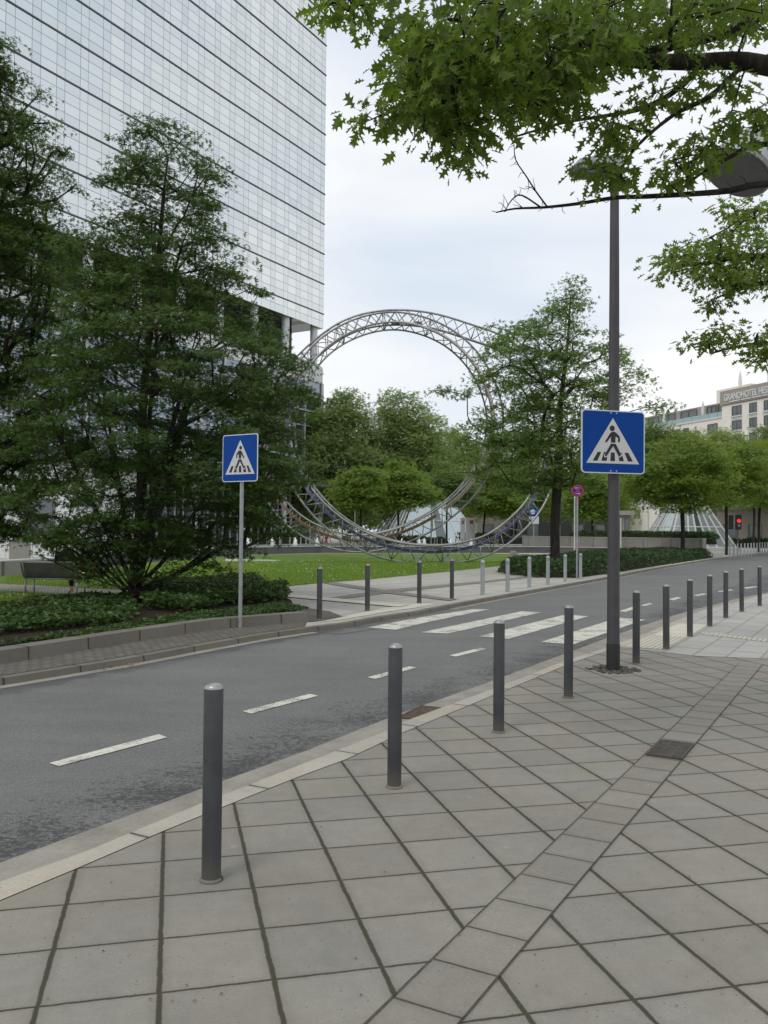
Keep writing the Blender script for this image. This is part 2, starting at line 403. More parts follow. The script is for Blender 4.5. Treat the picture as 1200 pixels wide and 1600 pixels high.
M['sblack'] = simple('sign_black', (.012, .013, .015), .5)
M['sred'] = simple('sign_red', (.45, .02, .03), .45)
M['rust'] = simple('rusty_iron', (.125, .088, .068), .8, .3, var=.35, scale=18, bump=.4)
M['grate'] = simple('grate_iron', (.10, .085, .075), .7, .4, var=.35, scale=18, bump=.4)
M['black'] = simple('drain_dark', (.008, .008, .008), .9)
M['bark'] = NT('bark').bsdf((.035, .030, .026), .9)
def barkm(name, a, b):
    t = NT(name); mp = t.n('Mapping', {'Vector': t.obj(), 'Scale': (9, 9, 2.2)})
    n = t.noise(1.6, 5, .7, mp.outputs[0], .6)
    return t.bsdf(t.ramp(n, [(.3, a), (.7, b)]), .95, bump=n, bstr=.9, bdist=.03, spec=.15)
M['bark'] = barkm('bark', (.016, .013, .011), (.065, .056, .047))
M['bark2'] = barkm('pale_bark', (.05, .045, .035), (.16, .145, .115))
M['leafA'] = leafmat('hornbeam_leaves', (.018, .042, .010), (.085, .150, .032), .38)
M['leafB'] = leafmat('oak_leaves', (.042, .082, .014), (.165, .25, .044), .52, .40, tip=(.27, .32, .06))
M['leafC'] = leafmat('park_oak_leaves', (.045, .095, .022), (.16, .25, .06), .45)
M['leafD'] = leafmat('plane_leaves', (.115, .18, .06), (.29, .38, .14), .48)
M['leafE'] = leafmat('light_leaves', (.075, .135, .022), (.23, .33, .065), .48)
M['leafF'] = leafmat('groundcover_leaves', (.014, .036, .010), (.075, .135, .034), .28)
M['leafG'] = leafmat('hedge_leaves', (.010, .030, .009), (.055, .11, .030), .22)
M['blade'] = leafmat('grass_blades', (.09, .165, .026), (.26, .38, .075), .45)
M['daisy'] = simple('daisy_petals', (.75, .74, .66), .7)
M['glass'] = facade_glass()
M['glassdk'] = NT('dark_facade_glass').bsdf((.22, .26, .31), .06, .85)
M['glassblk'] = NT('lobby_glass').bsdf((.045, .055, .062), .05, .2, spec=.8)
M['glassteal'] = NT('balustrade_glass').bsdf((.30, .42, .42), .1, .2)
M['soffit'] = simple('dark_soffit', (.055, .058, .06), .7, var=.1, scale=.4)
M['lampglass'] = simple('lamp_glass', (.13, .13, .125), .4)
M['ledge'] = simple('ledge_metal', (.11, .12, .125), .5, .4)
M['panel'] = simple('white_cladding', (.62, .64, .63), .4, .1, var=.04, scale=1)
M['alu'] = simple('white_mullion', (.60, .61, .60), .45, .2, var=.05)
M['cream'] = simple('cream_render', (.80, .76, .69), .85, var=.05, scale=.6)
M['taupe'] = simple('taupe_render', (.33, .29, .25), .8, var=.06, scale=.6)
M['winframe'] = simple('window_frame', (.13, .12, .11), .5)
M['winglass'] = NT('window_glass').bsdf((.10, .12, .13), .08, .3, spec=.8)
M['stonew'] = slab('wall_stone', R(0), (0, 0), 1.4, 1.1, (.29, .285, .27), (.12, .115, .10), .02, var=.08, moss=False)
M['stoned'] = simple('dark_basin_stone', (.095, .095, .095), .6, var=.2, scale=1.5)
M['coping'] = simple('pale_coping', (.45, .45, .42), .7, var=.1, scale=1.5)
t_ = NT('pool_water'); M['water'] = t_.bsdf((.10, .13, .13), .06, 0, bump=t_.noise(6, 3, .6), bstr=.4, bdist=.05)
M['foam'] = NT('water_foam').bsdf((.82, .84, .85), .5)
M['pyrg'] = NT('pyramid_glass').bsdf((.50, .57, .58), .12, .55)
M['pyrd'] = NT('pyramid_dark_glass').bsdf((.16, .19, .20), .12, .55)
M['skin'] = simple('skin', (.55, .33, .24), .55, var=.05)
M['cloth_dk'] = simple('dark_cloth', (.016, .017, .021), .9)
M['cloth_wh'] = simple('white_cloth', (.62, .62, .62), .9)
M['cloth_bl'] = simple('blue_cloth', (.07, .12, .28), .9)
M['cloth_rd'] = simple('red_cloth', (.35, .04, .04), .9)
M['cloth_tan'] = simple('tan_cloth', (.36, .22, .12), .9)
M['shoe'] = simple('shoe_pale', (.55, .50, .36), .7)
M['carw'] = simple('white_car_paint', (.62, .63, .64), .25, .1, var=.02)
M['cark'] = simple('black_car_paint', (.02, .021, .024), .22, .2, var=.02)
M['carr'] = simple('grey_car_paint', (.22, .23, .25), .22, .4, var=.02)
M['tyre'] = simple('tyre_rubber', (.02, .02, .02), .85)
_t = NT('red_signal_light')
_e = _t.n('Emission', {'Color': (1, .04, .03, 1), 'Strength': 1.3}); _t.t.links.new(_e.outputs[0], _t.out.inputs[0]); M['redlight'] = _t.m
ORD = 'first second third fourth fifth sixth seventh eighth ninth tenth eleventh twelfth thirteenth fourteenth fifteenth sixteenth seventeenth eighteenth nineteenth twentieth'.split()

# ------------------------------------------------------------------ the setting: ground, road, kerbs, paving
RZ = -.08
def gz(pts, z): return [(*G(x, y, z), z) for x, y in pts]
def extend(line, d0, d1):
    a, b = Vector(line[0]), Vector(line[1]); c, d = Vector(line[-1]), Vector(line[-2])
    return [tuple(a + (a-b).normalized()*d0)] + list(line) + [tuple(c + (c-d).normalized()*d1)]
kin = extend(gz([(0, 1408), (122, 1357), (261, 1297), (372, 1252), (465, 1215), (541, 1187), (630, 1145), (787, 1080), (896, 1035),
                 (972, 1010), (1022, 991), (1061, 973), (1105, 954), (1200, 930)], 0), 7, 120)
kout = extend(gz([(0, 1379), (135, 1331), (315, 1256), (500, 1184), (600, 1144), (628, 1129), (770, 1077), (880, 1034), (948, 1012),
                  (1010, 990), (1052, 972), (1100, 953), (1196, 929)], 0), 7, 120)
asp = extend(gz([(0, 1349), (175, 1285), (345, 1222), (475, 1175), (560, 1141), (626, 1115), (770, 1064), (882, 1022), (949, 997),
                 (1000, 979), (1075, 955), (1112, 946), (1150, 936), (1200, 926)], RZ), 7, 120)
ff = extend(gz([(0, 1060), (192, 1030), (330, 1005), (410, 991), (487, 980), (544, 973), (600, 963), (655, 955), (700, 946), (760, 935), (800, 928),
                (950, 902), (1040, 885), (1116, 873), (1200, 863)], 0), 11, 60)
def offset(line, d):
    out = []
    for i, p in enumerate(line):
        a = Vector(line[max(i-1, 0)]); b = Vector(line[min(i+1, len(line)-1)]); t = (b-a); t.z = 0; t.normalize()
        out.append((p[0]-t.y*d, p[1]+t.x*d, p[2]))
    return out
fb = offset(ff, .14)
sheet('ground', [(-2500, -1500), (2500, -1500), (2500, 4000), (-2500, 4000)], M['ground'], -.15)
sheet('road', [(x, y, RZ) for x, y, z in offset(kout, -.05)] + [(x, y, RZ) for x, y, z in reversed(offset(ff, .05))], M['asphalt'])
# gutter strips lie 4 mm proud of the asphalt
def strip(name, A, B, mat, z=None, kind='structure', parent=None):
    """ribbon between two polylines resampled to the same count"""
    def rs(L, n):
        P_ = [Vector(p) for p in L]; s = [0]
        for a, b in zip(P_, P_[1:]): s.append(s[-1] + (b-a).length)
        o = []; k = 0
        for i in range(n):
            q = s[-1]*i/(n-1)
            while k < len(s)-2 and s[k+1] < q: k += 1
            o.append(P_[k].lerp(P_[k+1], (q-s[k])/max(1e-6, s[k+1]-s[k])))
        return o
    n = 60; a, b = rs(A, n), rs(B, n)
    vs = [Vector((p.x, p.y, z if z is not None else p.z)) for p in a] + [Vector((p.x, p.y, z if z is not None else p.z)) for p in b]
    m = MB().add(vs, [(i, i+1, n+i+1, n+i) for i in range(n-1)])
    o = m.build(name, mat, parent)
    if kind: o['kind'] = kind
    return o
def poly_ribbon(name, line, d0, d1, mat, z, drop=0.0, kind='structure', zs=None):
    """ribbon at offsets d0..d1 of a polyline; drop > 0 adds a vertical face on the d0 side"""
    a, b = offset(line, d0), offset(line, d1); n = len(line)
    zz = zs or [z]*n
    vs = [(p[0], p[1], zz[i]) for i, p in enumerate(a)] + [(p[0], p[1], zz[i]) for i, p in enumerate(b)]
    fs = [(i, i+1, n+i+1, n+i) for i in range(n-1)]
    if drop:
        c = offset(line, d0-.012 if d1 > d0 else d0+.012)
        vs += [(p[0], p[1], zz[i]-drop) for i, p in enumerate(c)]; fs += [(i, i+1, 2*n+i+1, 2*n+i) for i in range(n-1)]
        e = offset(line, d1); vs += [(p[0], p[1], zz[i]-drop) for i, p in enumerate(e)]; fs += [(n+i, n+i+1, 3*n+i+1, 3*n+i) for i in range(n-1)]
    o = MB().add(vs, fs).build(name, mat)
    if kind: o['kind'] = kind
    return o
gvs = [(p[0], p[1], RZ+.004) for p in offset(asp, 0)]
sheet('gutter', gvs + [(x, y, RZ+.004) for x, y, z in reversed(offset(kout, .04))], M['gutter'])
poly_ribbon('far_gutter', ff, -.16, 0.01, M['gutter'], RZ+.004)
# near kerb: top ribbon between kout and kin, with its face to the road
def two_line(name, A, B, mat, z, drop):
    import itertools
    vs = [(p[0], p[1], z) for p in A] + [(p[0], p[1], z) for p in B]; nA = len(A); nB = len(B)
    fs = []; i = j = 0
    while i < nA-1 or j < nB-1:
        da = (Vector(A[min(i+1, nA-1)])-Vector(B[j])).length if i < nA-1 else 1e9
        db = (Vector(B[min(j+1, nB-1)])-Vector(A[i])).length if j < nB-1 else 1e9
        if da < db: fs.append((i, i+1, nA+j)); i += 1
        else: fs.append((i, nA+j+1, nA+j)); j += 1
    n0 = len(vs); vs += [(p[0], p[1], z-drop) for p in A]
    fs += [(k, k+1, n0+k+1, n0+k) for k in range(nA-1)]
    o = MB().add(vs, fs).build(name, mat); o['kind'] = 'structure'; return o
two_line('kerb', kout, kin, M['kerb'], .004, .12)
fz = [0]*len(ff)
for i in range(len(ff)):
    pass
poly_ribbon('far_kerb', ff, 0, .14, M['kerb_dark'], 0, .09, zs=fz)
sheet('pavement', [(x, y, 0) for x, y, z in kin] + [(110, 100, 0), (110, -25, 0), (-6, -25, 0)], M['slab'])
pale = gz([(967, 1011), (1090, 1025), (1200, 1029), (1500, 1045)], .004)
sheet('pale_pavement', pale + [(60, 60, .004)] + [(x, y, .004) for x, y, z in reversed(kin[10:15])], M['pale'])
# diagonal drain band: two long joints with cross joints
b0, b1 = Vector(G(615, 1560)), Vector(G(1150, 1042)); bd = (b1-b0).normalized(); bn = Vector((bd.y, -bd.x))
A0 = b0 - bd*5; B0 = b0 + bd*8.9
w_ = .262
sheet('pavement_band', [(*(A0), .004), (*(B0), .004), (*(B0+bn*w_), .004), (*(A0+bn*w_), .004)], M['band'])
for k, off in enumerate((-.006, w_-.006)):
    q = [A0+bn*off, B0+bn*off, B0+bn*(off+.006), A0+bn*(off+.006)]
    sheet('pavement_joint', [(p.x, p.y, .007) for p in q], M['jointsand'])
# tactile fields
def px_sheet(name, pts, mat, z, kind='structure'):
    return sheet(name, gz(pts, z), mat, z, kind)
px_sheet('pavement_tactile_field', [(1020, 992), (1075, 995), (1107, 976), (1061, 974)], M['tactile'], .009)
t_ = NT('dotted_pavers'); p_ = t_.n('Mapping', {'Vector': t_.pos(), 'Rotation': (0, 0, -R(60))}).outputs[0]
s_ = t_.n('SeparateXYZ', {0: p_}); fx = t_.m_('FRACT', t_.m_('DIVIDE', s_.outputs[0], .10)); fy = t_.m_('FRACT', t_.m_('DIVIDE', s_.outputs[1], .075))
q_ = t_.m_('MAXIMUM', t_.m_('LESS_THAN', fx, .22), t_.m_('LESS_THAN', fy, .25))
M['dotted'] = t_.bsdf(t_.mix(q_, (.60, .57, .46), (.27, .25, .20)), .85, bump=t_.m_('SUBTRACT', 1, q_), bstr=.6, bdist=.01)
px_sheet('pavement_dotted_field', [(973, 1010), (1039, 1015), (1075, 995), (1020, 992)], M['dotted'], .009)
px_sheet('pavement_guide_strip', [(1092, 987), (1200, 999), (1320, 1011), (1320, 1015), (1200, 1003), (1098, 991)], M['dotted'], .009)
# far plaza
poly_ribbon('road_crossing_ramp', ff[5:10], .002, -.55, M['asphalt'], 0, zs=[RZ+.005]*5)
plz = [(x, y, z) for (x, y, z), zz in zip(offset(ff, .13), fz)]
plz = [(x, y, 0 if fz[i] == 0 else -.022) for i, (x, y, z) in enumerate(plz)]
sheet('plaza', plz + [(130, 230, 0), (-220, 230, 0), (-220, -20, 0)], M['plaza'])
# cobbled verge between the far kerb and the planter stone
pl_f = extend(gz([(0, 1038), (192, 1006), (330, 984), (480, 971)], 0), 12, .01)
verge = [(p[0], p[1], .004) for p in offset(ff[:6], .14)] + [(p[0], p[1], .004) for p in reversed(pl_f)]
strip('verge', [(p[0], p[1], .004) for p in offset(ff[:6], .14)], [(p[0], p[1], .004) for p in pl_f], M['cobble'])
px_sheet('plaza_cobble_field', [(478, 972), (500, 970), (536, 963), (515, 955), (470, 948), (440, 950)], M['cobble'], .0075)
px_sheet('plaza_strip', [(515, 938), (610, 926), (760, 910), (850, 900), (850, 897), (760, 907), (605, 921), (512, 934)], M['cobble_lt'], .011)
px_sheet('plaza_strip_crossing', [(505, 911), (520, 909), (612, 923), (715, 936), (700, 938), (600, 926)], M['cobble_lt'], .015)
px_sheet('plaza_tactile_strip', [(433, 931), (622, 948), (640, 945), (440, 927)], M['tactile'], .019)
px_sheet('plaza_tactile_field', [(503, 971), (530, 969), (600, 956.5), (650, 949.5), (686, 943), (655, 942), (592, 951)], M['tactile'], .008)
# lawns and paths
lawn = [(-700, 935), (-100, 915), (0, 912), (60, 915), (140, 920), (230, 924), (330, 924), (420, 919), (500, 911), (580, 905), (700, 893), (775, 885), (800, 882), (850, 875), (862, 867), (760, 865),
        (500, 865), (380, 868), (250, 878), (140, 889), (14, 900), (-200, 917), (-700, 960)]
lawn[0] = (-260, 921); lawn = [q for q in lawn if q != (-700, 960)]
LAWN = [G(*p) for p in lawn]
sheet('lawn', [(x, y, .02) for x, y in LAWN], M['grass'])
lawn2 = [(-700, 1120), (-260, 1000), (0, 958), (100, 949), (169, 941), (150, 938), (60, 930), (0, 925), (-260, 925), (-700, 975)]
LAWN2 = [G(*p) for p in lawn2]
sheet('lawn', [(x, y, .02) for x, y in LAWN2], M['grass'])
px_sheet('path', [(-260, 919), (-100, 913), (0, 910), (60, 913), (140, 918), (230, 922), (345, 922), (420, 919), (432, 930), (345, 950), (300, 950), (172, 943), (60, 932), (0, 927), (-260, 927)], M['pathm'], .012)
px_sheet('path', [(-700, 1150), (-260, 1010), (0, 965), (170, 943), (250, 938), (330, 940), (360, 962), (200, 985), (0, 1012), (-300, 1065), (-700, 1200)], M['pathm'], .008)
px_sheet('path', [(352, 877), (432, 878), (440, 875), (352, 873)], M['coping'], .03)

# planter edge stones with the soil bed behind them
def planter():
    o = poly_ribbon('planter_edge', pl_f, 0, .26, M['kerb_dark'], .16, .16, kind=None)
    tag(o, 'long low concrete edging stone around the leafy bed at the far kerb', 'planter edging')
    a = offset(pl_f, .25)
    a = [(p[0], p[1], .10) for p in a]
    e = Vector(a[-1])
    back = gz([(455, 945), (430, 932), (380, 930), (300, 935), (200, 950), (100, 958), (0, 972), (-300, 1020)], .0)
    back = [(x, y, .10) for x, y, z in back]
    s = sheet('soil', a + back + [(-12, 5, .10)], M['soil'])
    return a + back
bed = planter()

# ------------------------------------------------------------------ road markings
zb = [[(575, 980), (618, 984), (668, 972), (765, 952), (738, 952), (660, 964)], [(658, 988), (700, 990), (845, 957), (815, 955)],
      [(748, 994), (795, 998), (920, 963), (884, 960)], [(845, 1003), (895, 1007), (1008, 968), (966, 965)]]
for q in zb: px_sheet('road_marking_stripe', [(x, y) for x, y in q], M['paint'], RZ+.006)
da = [[(77, 1192), (92, 1197), (261, 1152), (248, 1147)], [(379, 1111), (392, 1115), (497, 1087), (484, 1084)], [(574, 1058), (586, 1061), (651, 1043), (640, 1041)],
      [(702, 1024), (712, 1026), (760, 1014), (750, 1012)], [(967, 955), (978, 956), (1001, 948), (992, 947)], [(1001, 946), (1008, 947), (1021, 943), (1014, 942)],
      [(1045, 936), (1052, 938), (1065, 934), (1058, 933)], [(1083, 930), (1090, 931), (1106, 928), (1100, 927)],
      [(1120, 924), (1125, 925), (1147, 922), (1141, 921)], [(1162, 918), (1166, 920), (1185, 917), (1180, 916)]]
for q in da: px_sheet('road_marking_dash', q, M['paint'], RZ+.006)

# ------------------------------------------------------------------ drains
def drain_paving():
    q = [Vector(G(*p)) for p in [(1004, 1181), (1072, 1190), (1087, 1165), (1029, 1158)]]
    c = sum(q, Vector((0, 0)))/4; ax = bn; ay = bd
    r = empty('drain_grate', (c.x, c.y, 0), math.atan2(ax.y, ax.x))
    tag(r, 'square slotted drain grate set in the diagonal band of paving', 'drain grate')
    w, h = .25, .50
    MB().box((0, 0, .006), (w, h, .004)).build('pit', M['black'], r)
    f = MB()
    for s in (-1, 1):
        f.box((s*(w/2-.006), 0, .013), (.014, h, .012)); f.box((0, s*(h/2-.006), .013), (w-.03, .014, .012))
    f.build('frame', M['grate'], r, bevel=.002)
    b = MB()
    for i in range(15): b.box((0, -h/2+.04+i*(h-.08)/14, .013), (w-.03, .016, .010))
    for x in (-.04, .04): b.box((x, 0, .0125), (.012, h-.03, .009))
    b.build('bars', M['grate'], r, bevel=.002)
drain_paving()
def drain_gutter():
    a = Vector(G(630, 1122, RZ)); b = Vector(G(662, 1106, RZ)); d = (b-a).normalized(); c = (a+b)/2
    a2 = Vector(G(640, 1127, RZ))
    r = empty('gutter_grate', (c.x+.055, c.y-.04, RZ+.004), math.atan2(d.y, d.x))
    tag(r, 'rusty iron drain grate in the concrete gutter behind the second bollard', 'drain grate')
    w, h = .56, .21
    MB().box((0, 0, .003), (w, h, .004)).build('pit', M['black'], r)
    f = MB()
    for s in (-1, 1):
        f.box((0, s*(h/2-.008), .010), (w, .016, .012)); f.box((s*(w/2-.008), 0, .010), (.016, h-.034, .012))
    f.build('frame', M['rust'], r, bevel=.002)
    b = MB()
    for i in range(11): b.box((-w/2+.045+i*(w-.09)/10, 0, .010), (.024, h-.034, .010))
    b.build('bars', M['rust'], r, bevel=.002)
drain_gutter()

# ------------------------------------------------------------------ bollards
def bollard_dark():
    r = empty('bollard', (0, 0, 0)); rad = .0445
    MB().lathe([(rad, -.02), (rad, .868), (rad-.0015, .872)], n=32).build('post', M['bollard'], r, auto=True)
    MB().lathe([(rad-.001, .872), (rad-.002, .880), (rad-.010, .889), (.018, .896), (.004, .898)], n=32).build('cap', M['bolcap'], r, auto=True)
    MB().lathe([(rad+.009, .001), (rad+.009, .008), (rad+.004, .014), (rad+.001, .015)], n=32).build('collar', M['kerb_dark'], r, auto=True)
    return r
nb = [(330, 1375), (616, 1230), (779, 1144), (888, 1090), (994, 1037), (1041, 1015), (1078, 995), (1109, 979), (1134, 966), (1159, 956), (1187, 947), (1216, 938)]
lab = ['nearest and largest dark grey bollard on the paving by the kerb', 'dark bollard just in front of the rusty gutter grate',
       'third dark bollard along the near kerb, left of the lamp post', 'dark bollard directly left of the lamp post with the big crossing sign',
       'dark bollard directly right of the lamp post, on brown slabs', 'dark bollard at the front corner of the dotted cream pavers',
       'dark bollard on the plain cream pavers of the crossing', 'dark bollard just beyond the cream pavers on pale paving',
       'fifth dark bollard to the right of the lamp post', 'sixth dark bollard to the right of the lamp post',
       'seventh dark bollard to the right of the lamp post', 'dark bollard furthest along the near kerb at the frame edge']
B0_ = bollard_dark()
tag(B0_, lab[0], 'bollard', 'dark bollards along the near kerb')
rb = random.Random(3)
for i, p in enumerate(nb):
    x, y = G(*p)
    if i == 0: B0_.location = (x, y, 0); B0_.rotation_euler = (0, 0, 1)
    else:
        o = dup(B0_, (x, y, 0), rb.random()*6, lab[i]); o.rotation_euler[0] = rb.uniform(-.006, .006)
fd = [(499, 968), (574, 955), (655, 943), (706, 936)]
labf = ['dark bollard on the far pavement beside the end of the planter edging', 'second dark bollard from the planter edging, far side of the road',
        'dark bollard on the far side in front of the left sculpture foot', 'dark bollard on the far side next to the pale grey bollards']
for i, p in enumerate(fd):
    x, y = G(*p); o = dup(B0_, (x, y, 0), i, labf[i]); o['group'] = 'dark bollards across the road'; o.scale = (1.12, 1.12, 1.05)
def bollard_grey(hh=.9, rad=.055):
    r = empty('grey_bollard', (0, 0, 0))
    MB().lathe([(rad, -.02), (rad, hh*.83)], n=20).build('post', M['bolgrey'], r, auto=True)
    MB().lathe([(rad*.8, hh*.83), (rad*.8, hh*.85), (rad*1.12, hh*.855), (rad*1.12, hh*.875), (rad*.8, hh*.88), (rad*.8, hh*.905), (rad*1.12, hh*.91), (rad*1.12, hh*.93),
                (rad*.95, hh*.955), (rad*.75, hh*.985), (rad*.3, hh)], n=20).build('ringed_cap', M['bolgrey'], r, auto=True)
    return r
gb = [(754, 930), (793, 925), (827, 918), (856, 914), (883, 909), (907, 905)]
labg = ['pale grey ringed bollard nearest the dark bollards across the road', 'second pale grey ringed bollard from the dark ones', 'third pale grey ringed bollard, before the clipped hedge',
        'pale grey ringed bollard just left of the park oak trunk', 'pale grey ringed bollard just right of the park oak trunk', 'last pale grey ringed bollard, in front of the no stopping sign post']
g0 = bollard_grey(); tag(g0, labg[0], 'bollard', 'pale ringed bollards across the road')
for i, p in enumerate(gb):
    x, y = G(*p)
    if i == 0: g0.location = (x, y, 0)
    else: dup(g0, (x, y, 0), i, labg[i])
# thin grey posts further off
def thin_post():
    r = empty('slim_bollard', (0, 0, 0))
    MB().lathe([(.05, 0), (.05, .93), (.03, .96), (.01, .965)], n=10).build('post', M['bolgrey'], r, auto=True)
    MB().lathe([(.054, .80), (.054, .84)], n=10).build('ring', M['galv'], r, auto=True)
    return r
tp = thin_post(); tag(tp, 'slim grey bollard in the row beyond the basin', 'bollard', 'slim bollards behind the basin')
first = True
def row(pts, D, lbl, grp):
    global first
    for k, px in enumerate(pts):
        v = P(px, 850, D if not callable(D) else D(px))
        if first: tp.location = (v.x, v.y, 0); tp['label'] = 'first from the left of the ' + lbl; tp['group'] = grp; first = False; continue
        o = dup(tp, (v.x, v.y, 0), 0, ORD[k] + ' from the left of the ' + lbl); o['group'] = grp
row([417, 420, 437, 439, 453, 459, 470, 478, 484, 501, 516, 532, 545, 561, 578], 82, 'slim grey bollards in front of the glass lobby', 'slim bollards in front of the lobby')
row([652, 661, 679, 683, 690, 697, 702, 712, 722, 732, 741, 748], 84, 'slim grey bollards beyond the basin and right sculpture limb', 'slim bollards beyond the basin')
for k, px in enumerate([1141, 1147, 1152.5, 1158, 1163.5, 1168.5, 1173.5, 1178, 1182.5, 1187, 1191, 1195, 1199]):
    t = k/12; x, y = G(px, 872.5-8*t)
    o = dup(tp, (x, y, 0), 0, ORD[k] + ' slim bollard from the left in the dense row at the far kerb'); o['group'] = 'slim bollards at the far kerb'

# ------------------------------------------------------------------ crossing signs
def rrect(w, h, r, n=6):
    pts = []
    for cx, cz, a0 in ((w/2-r, h/2-r, 0), (-w/2+r, h/2-r, 90), (-w/2+r, -h/2+r, 180), (w/2-r, -h/2+r, 270)):
        for k in range(n+1):
            a = R(a0+90*k/n); pts.append((cx+r*math.cos(a), cz+r*math.sin(a)))
    return pts
def crossing_panel(root, w, h, z, mirror, yoff):
    """plate faces local -y"""
    def U(u, v):
        x = (u-.5)*w
        return (-x if mirror else x, z + (.5-v)*h)
    y = yoff
    sh = lambda pts, dz: [(x, zz+dz) for x, zz in pts]
    pl = MB().prism(sh(rrect(w, h, w*.06), z), y, y+.012).build('plate', M['sgrey'], root)
    bl = MB().prism(sh(rrect(w*.965, h*.965, w*.045), z), y-.0015, y).build('blue_field', M['sblue'], root)
    tr = MB().prism([U(.49, .12), U(.075, .843), U(.91, .843)], y-.003, y-.0015).build('white_triangle', M['swhite'], root)
    f = MB(); a, b = y-.0045, y-.003
    c = U(.478, .284); f.prism([(c[0]+.040*w*math.cos(t), c[1]+.040*w*math.sin(t)) for t in [2*math.pi*k/20 for k in range(20)]], a, b)
    def zp(pts): # pixel coordinates in the enlarged view -> unit square, plate edges sheared as seen
        o = []
        for X, Y in pts:
            u = (X-155)/928; top = 150 - (X-155)*.062; bot = 1032 - (X-155)*.022
            o.append(U(u, (Y-top)/(bot-top)))
        return o
    body = [(590, 432), (560, 462), (494, 575), (500, 588), (520, 583), (578, 500), (580, 582), (645, 580), (647, 492), (680, 512), (684, 566), (706, 566), (713, 548),
            (712, 500), (700, 480), (655, 436), (625, 424)]
    # the concave outline is built from convex pieces
    for q in ([(592, 430), (562, 462), (580, 500), (580, 582), (645, 580), (647, 490), (655, 436), (625, 424)], [(562, 462), (494, 576), (501, 588), (521, 582), (580, 500)],
              [(647, 490), (684, 510), (712, 500), (702, 480), (655, 436)], [(684, 510), (684, 568), (706, 566), (713, 548), (712, 500)]):
        f.prism(zp(q), a, b)
    for q in ([(580, 598), (484, 772), (512, 784), (612, 628), (620, 598)], [(612, 598), (612, 628), (700, 778), (728, 748), (650, 598)]):
        f.prism(zp(q), a-.003, b-.003)
    f.build('walking_figure', M['sblack'], root)
    ol = MB()
    for q in ([(496, 742), (474, 768), (484, 796), (512, 798), (534, 776)], [(690, 778), (706, 792), (738, 762), (744, 742), (724, 738)]): ol.prism(zp(q), y-.0058, y-.0046)
    ol.build('foot_outline', M['swhite'], root)
    s = MB()
    for q in ([(390, 728), (440, 728), (385, 855), (315, 857)], [(476, 726), (532, 726), (520, 848), (443, 850)], [(580, 722), (636, 722), (641, 845), (572, 847)],
              [(682, 722), (738, 720), (772, 838), (704, 841)], [(780, 715), (836, 712), (906, 833), (832, 838)]): s.prism(zp(q), a+.0012, b)
    s.build('zebra_stripes', M['sblack'], root)
# tall lamp post
lx, ly = G(958, 1047)
lp = empty('street_lamp', (lx, ly, 0), R(10))
tag(lp, 'tall dark lamp post on the near pavement with a flat lamp head', 'street lamp')
zt = P(961, 276, ly).z
MB().lathe([(.078, 0), (.078, .30), (.076, .31)], n=32).build('black_sleeve', M['poleblk'], lp, auto=True)
MB().lathe([(.074, .30), (.070, 1.2), (.066, 2.6), (.052, zt-.35), (.050, zt)], n=32).build('post', M['pole'], lp, auto=True)
hd = MB().prism([(-.53, .03), (-.50, .10), (-.20, .17), (.04, .17), (.06, .10), (.05, .0), (-.48, -.02)], -.16, .16, Matrix.Translation((0, 0, zt+.02))).build('lamp_head', M['galv'], lp, bevel=.02)
MB().box((-.25, 0, zt-.008), (.40, .24, .02)).build('lamp_glass', M['winglass'], lp)
cs_ = MB()
rc = random.Random(5)
for k in range(120):
    a = rc.random()*6.28; rr = rc.uniform(.10, .30)
    cs_.box((lx+rr*math.cos(a)*1.0, ly+rr*math.sin(a), .008), (.035, .03, .014), rz=rc.random()*3)
o = cs_.build('cobbles', M['cobble']); tag(o, 'patch of small cobbles around the foot of the lamp post', 'cobble patch', kind='stuff')
sg = empty('crossing_sign', (lx, ly, 0), R(16))
tag(sg, 'large blue pedestrian crossing sign mounted on the dark lamp post', 'road sign')
zc = P(957, 690.5, ly-.12).z; hh_ = 97*(ly-.12)/F
crossing_panel(sg, .83, hh_*1.02, zc, False, -.10)
for k_ in kids(sg): k_.location.x -= .065
br = MB()
for s in (-1, 1):
    br.box((0, -.07, zc+s*hh_*.38), (.30, .035, .03)); br.lathe([(.072, zc+s*hh_*.38-.015), (.072, zc+s*hh_*.38+.015)], n=24)
br.build('clamp', M['galv'], sg)
rv = MB()
for u in (-.035, .035):
    for s in (-1, 1): rv.lathe([(.009, 0), (.009, .006)], n=10)
rv2 = MB()
for u in (-.035, .04):
    for s in (-1, 1): rv2.box((u-.065, -.103, zc+s*hh_*.468), (.014, .006, .014))
rv2.build('rivets', M['swhite'], sg)
# left sign on its own grey post
x, y = G(375, 981); ls = empty('crossing_sign', (x, y, 0), R(-32))
tag(ls, 'blue pedestrian crossing sign on a thin grey post beside the leafy planter', 'road sign')
ztop = P(376, 679, y).z; zc = P(376, 716, y).z; hh_ = 74*y/F
MB().tube([(0, 0, 0), (0, 0, ztop-.05)], .032, 16).build('post', M['galv'], ls, auto=True)
crossing_panel(ls, 61*y/F/math.cos(R(32)), hh_, zc, True, -.055)
br = MB()
for s in (-1, 1): br.box((0, -.035, zc+s*hh_*.3), (.12, .03, .03))
br.build('clamp', M['galv'], ls)
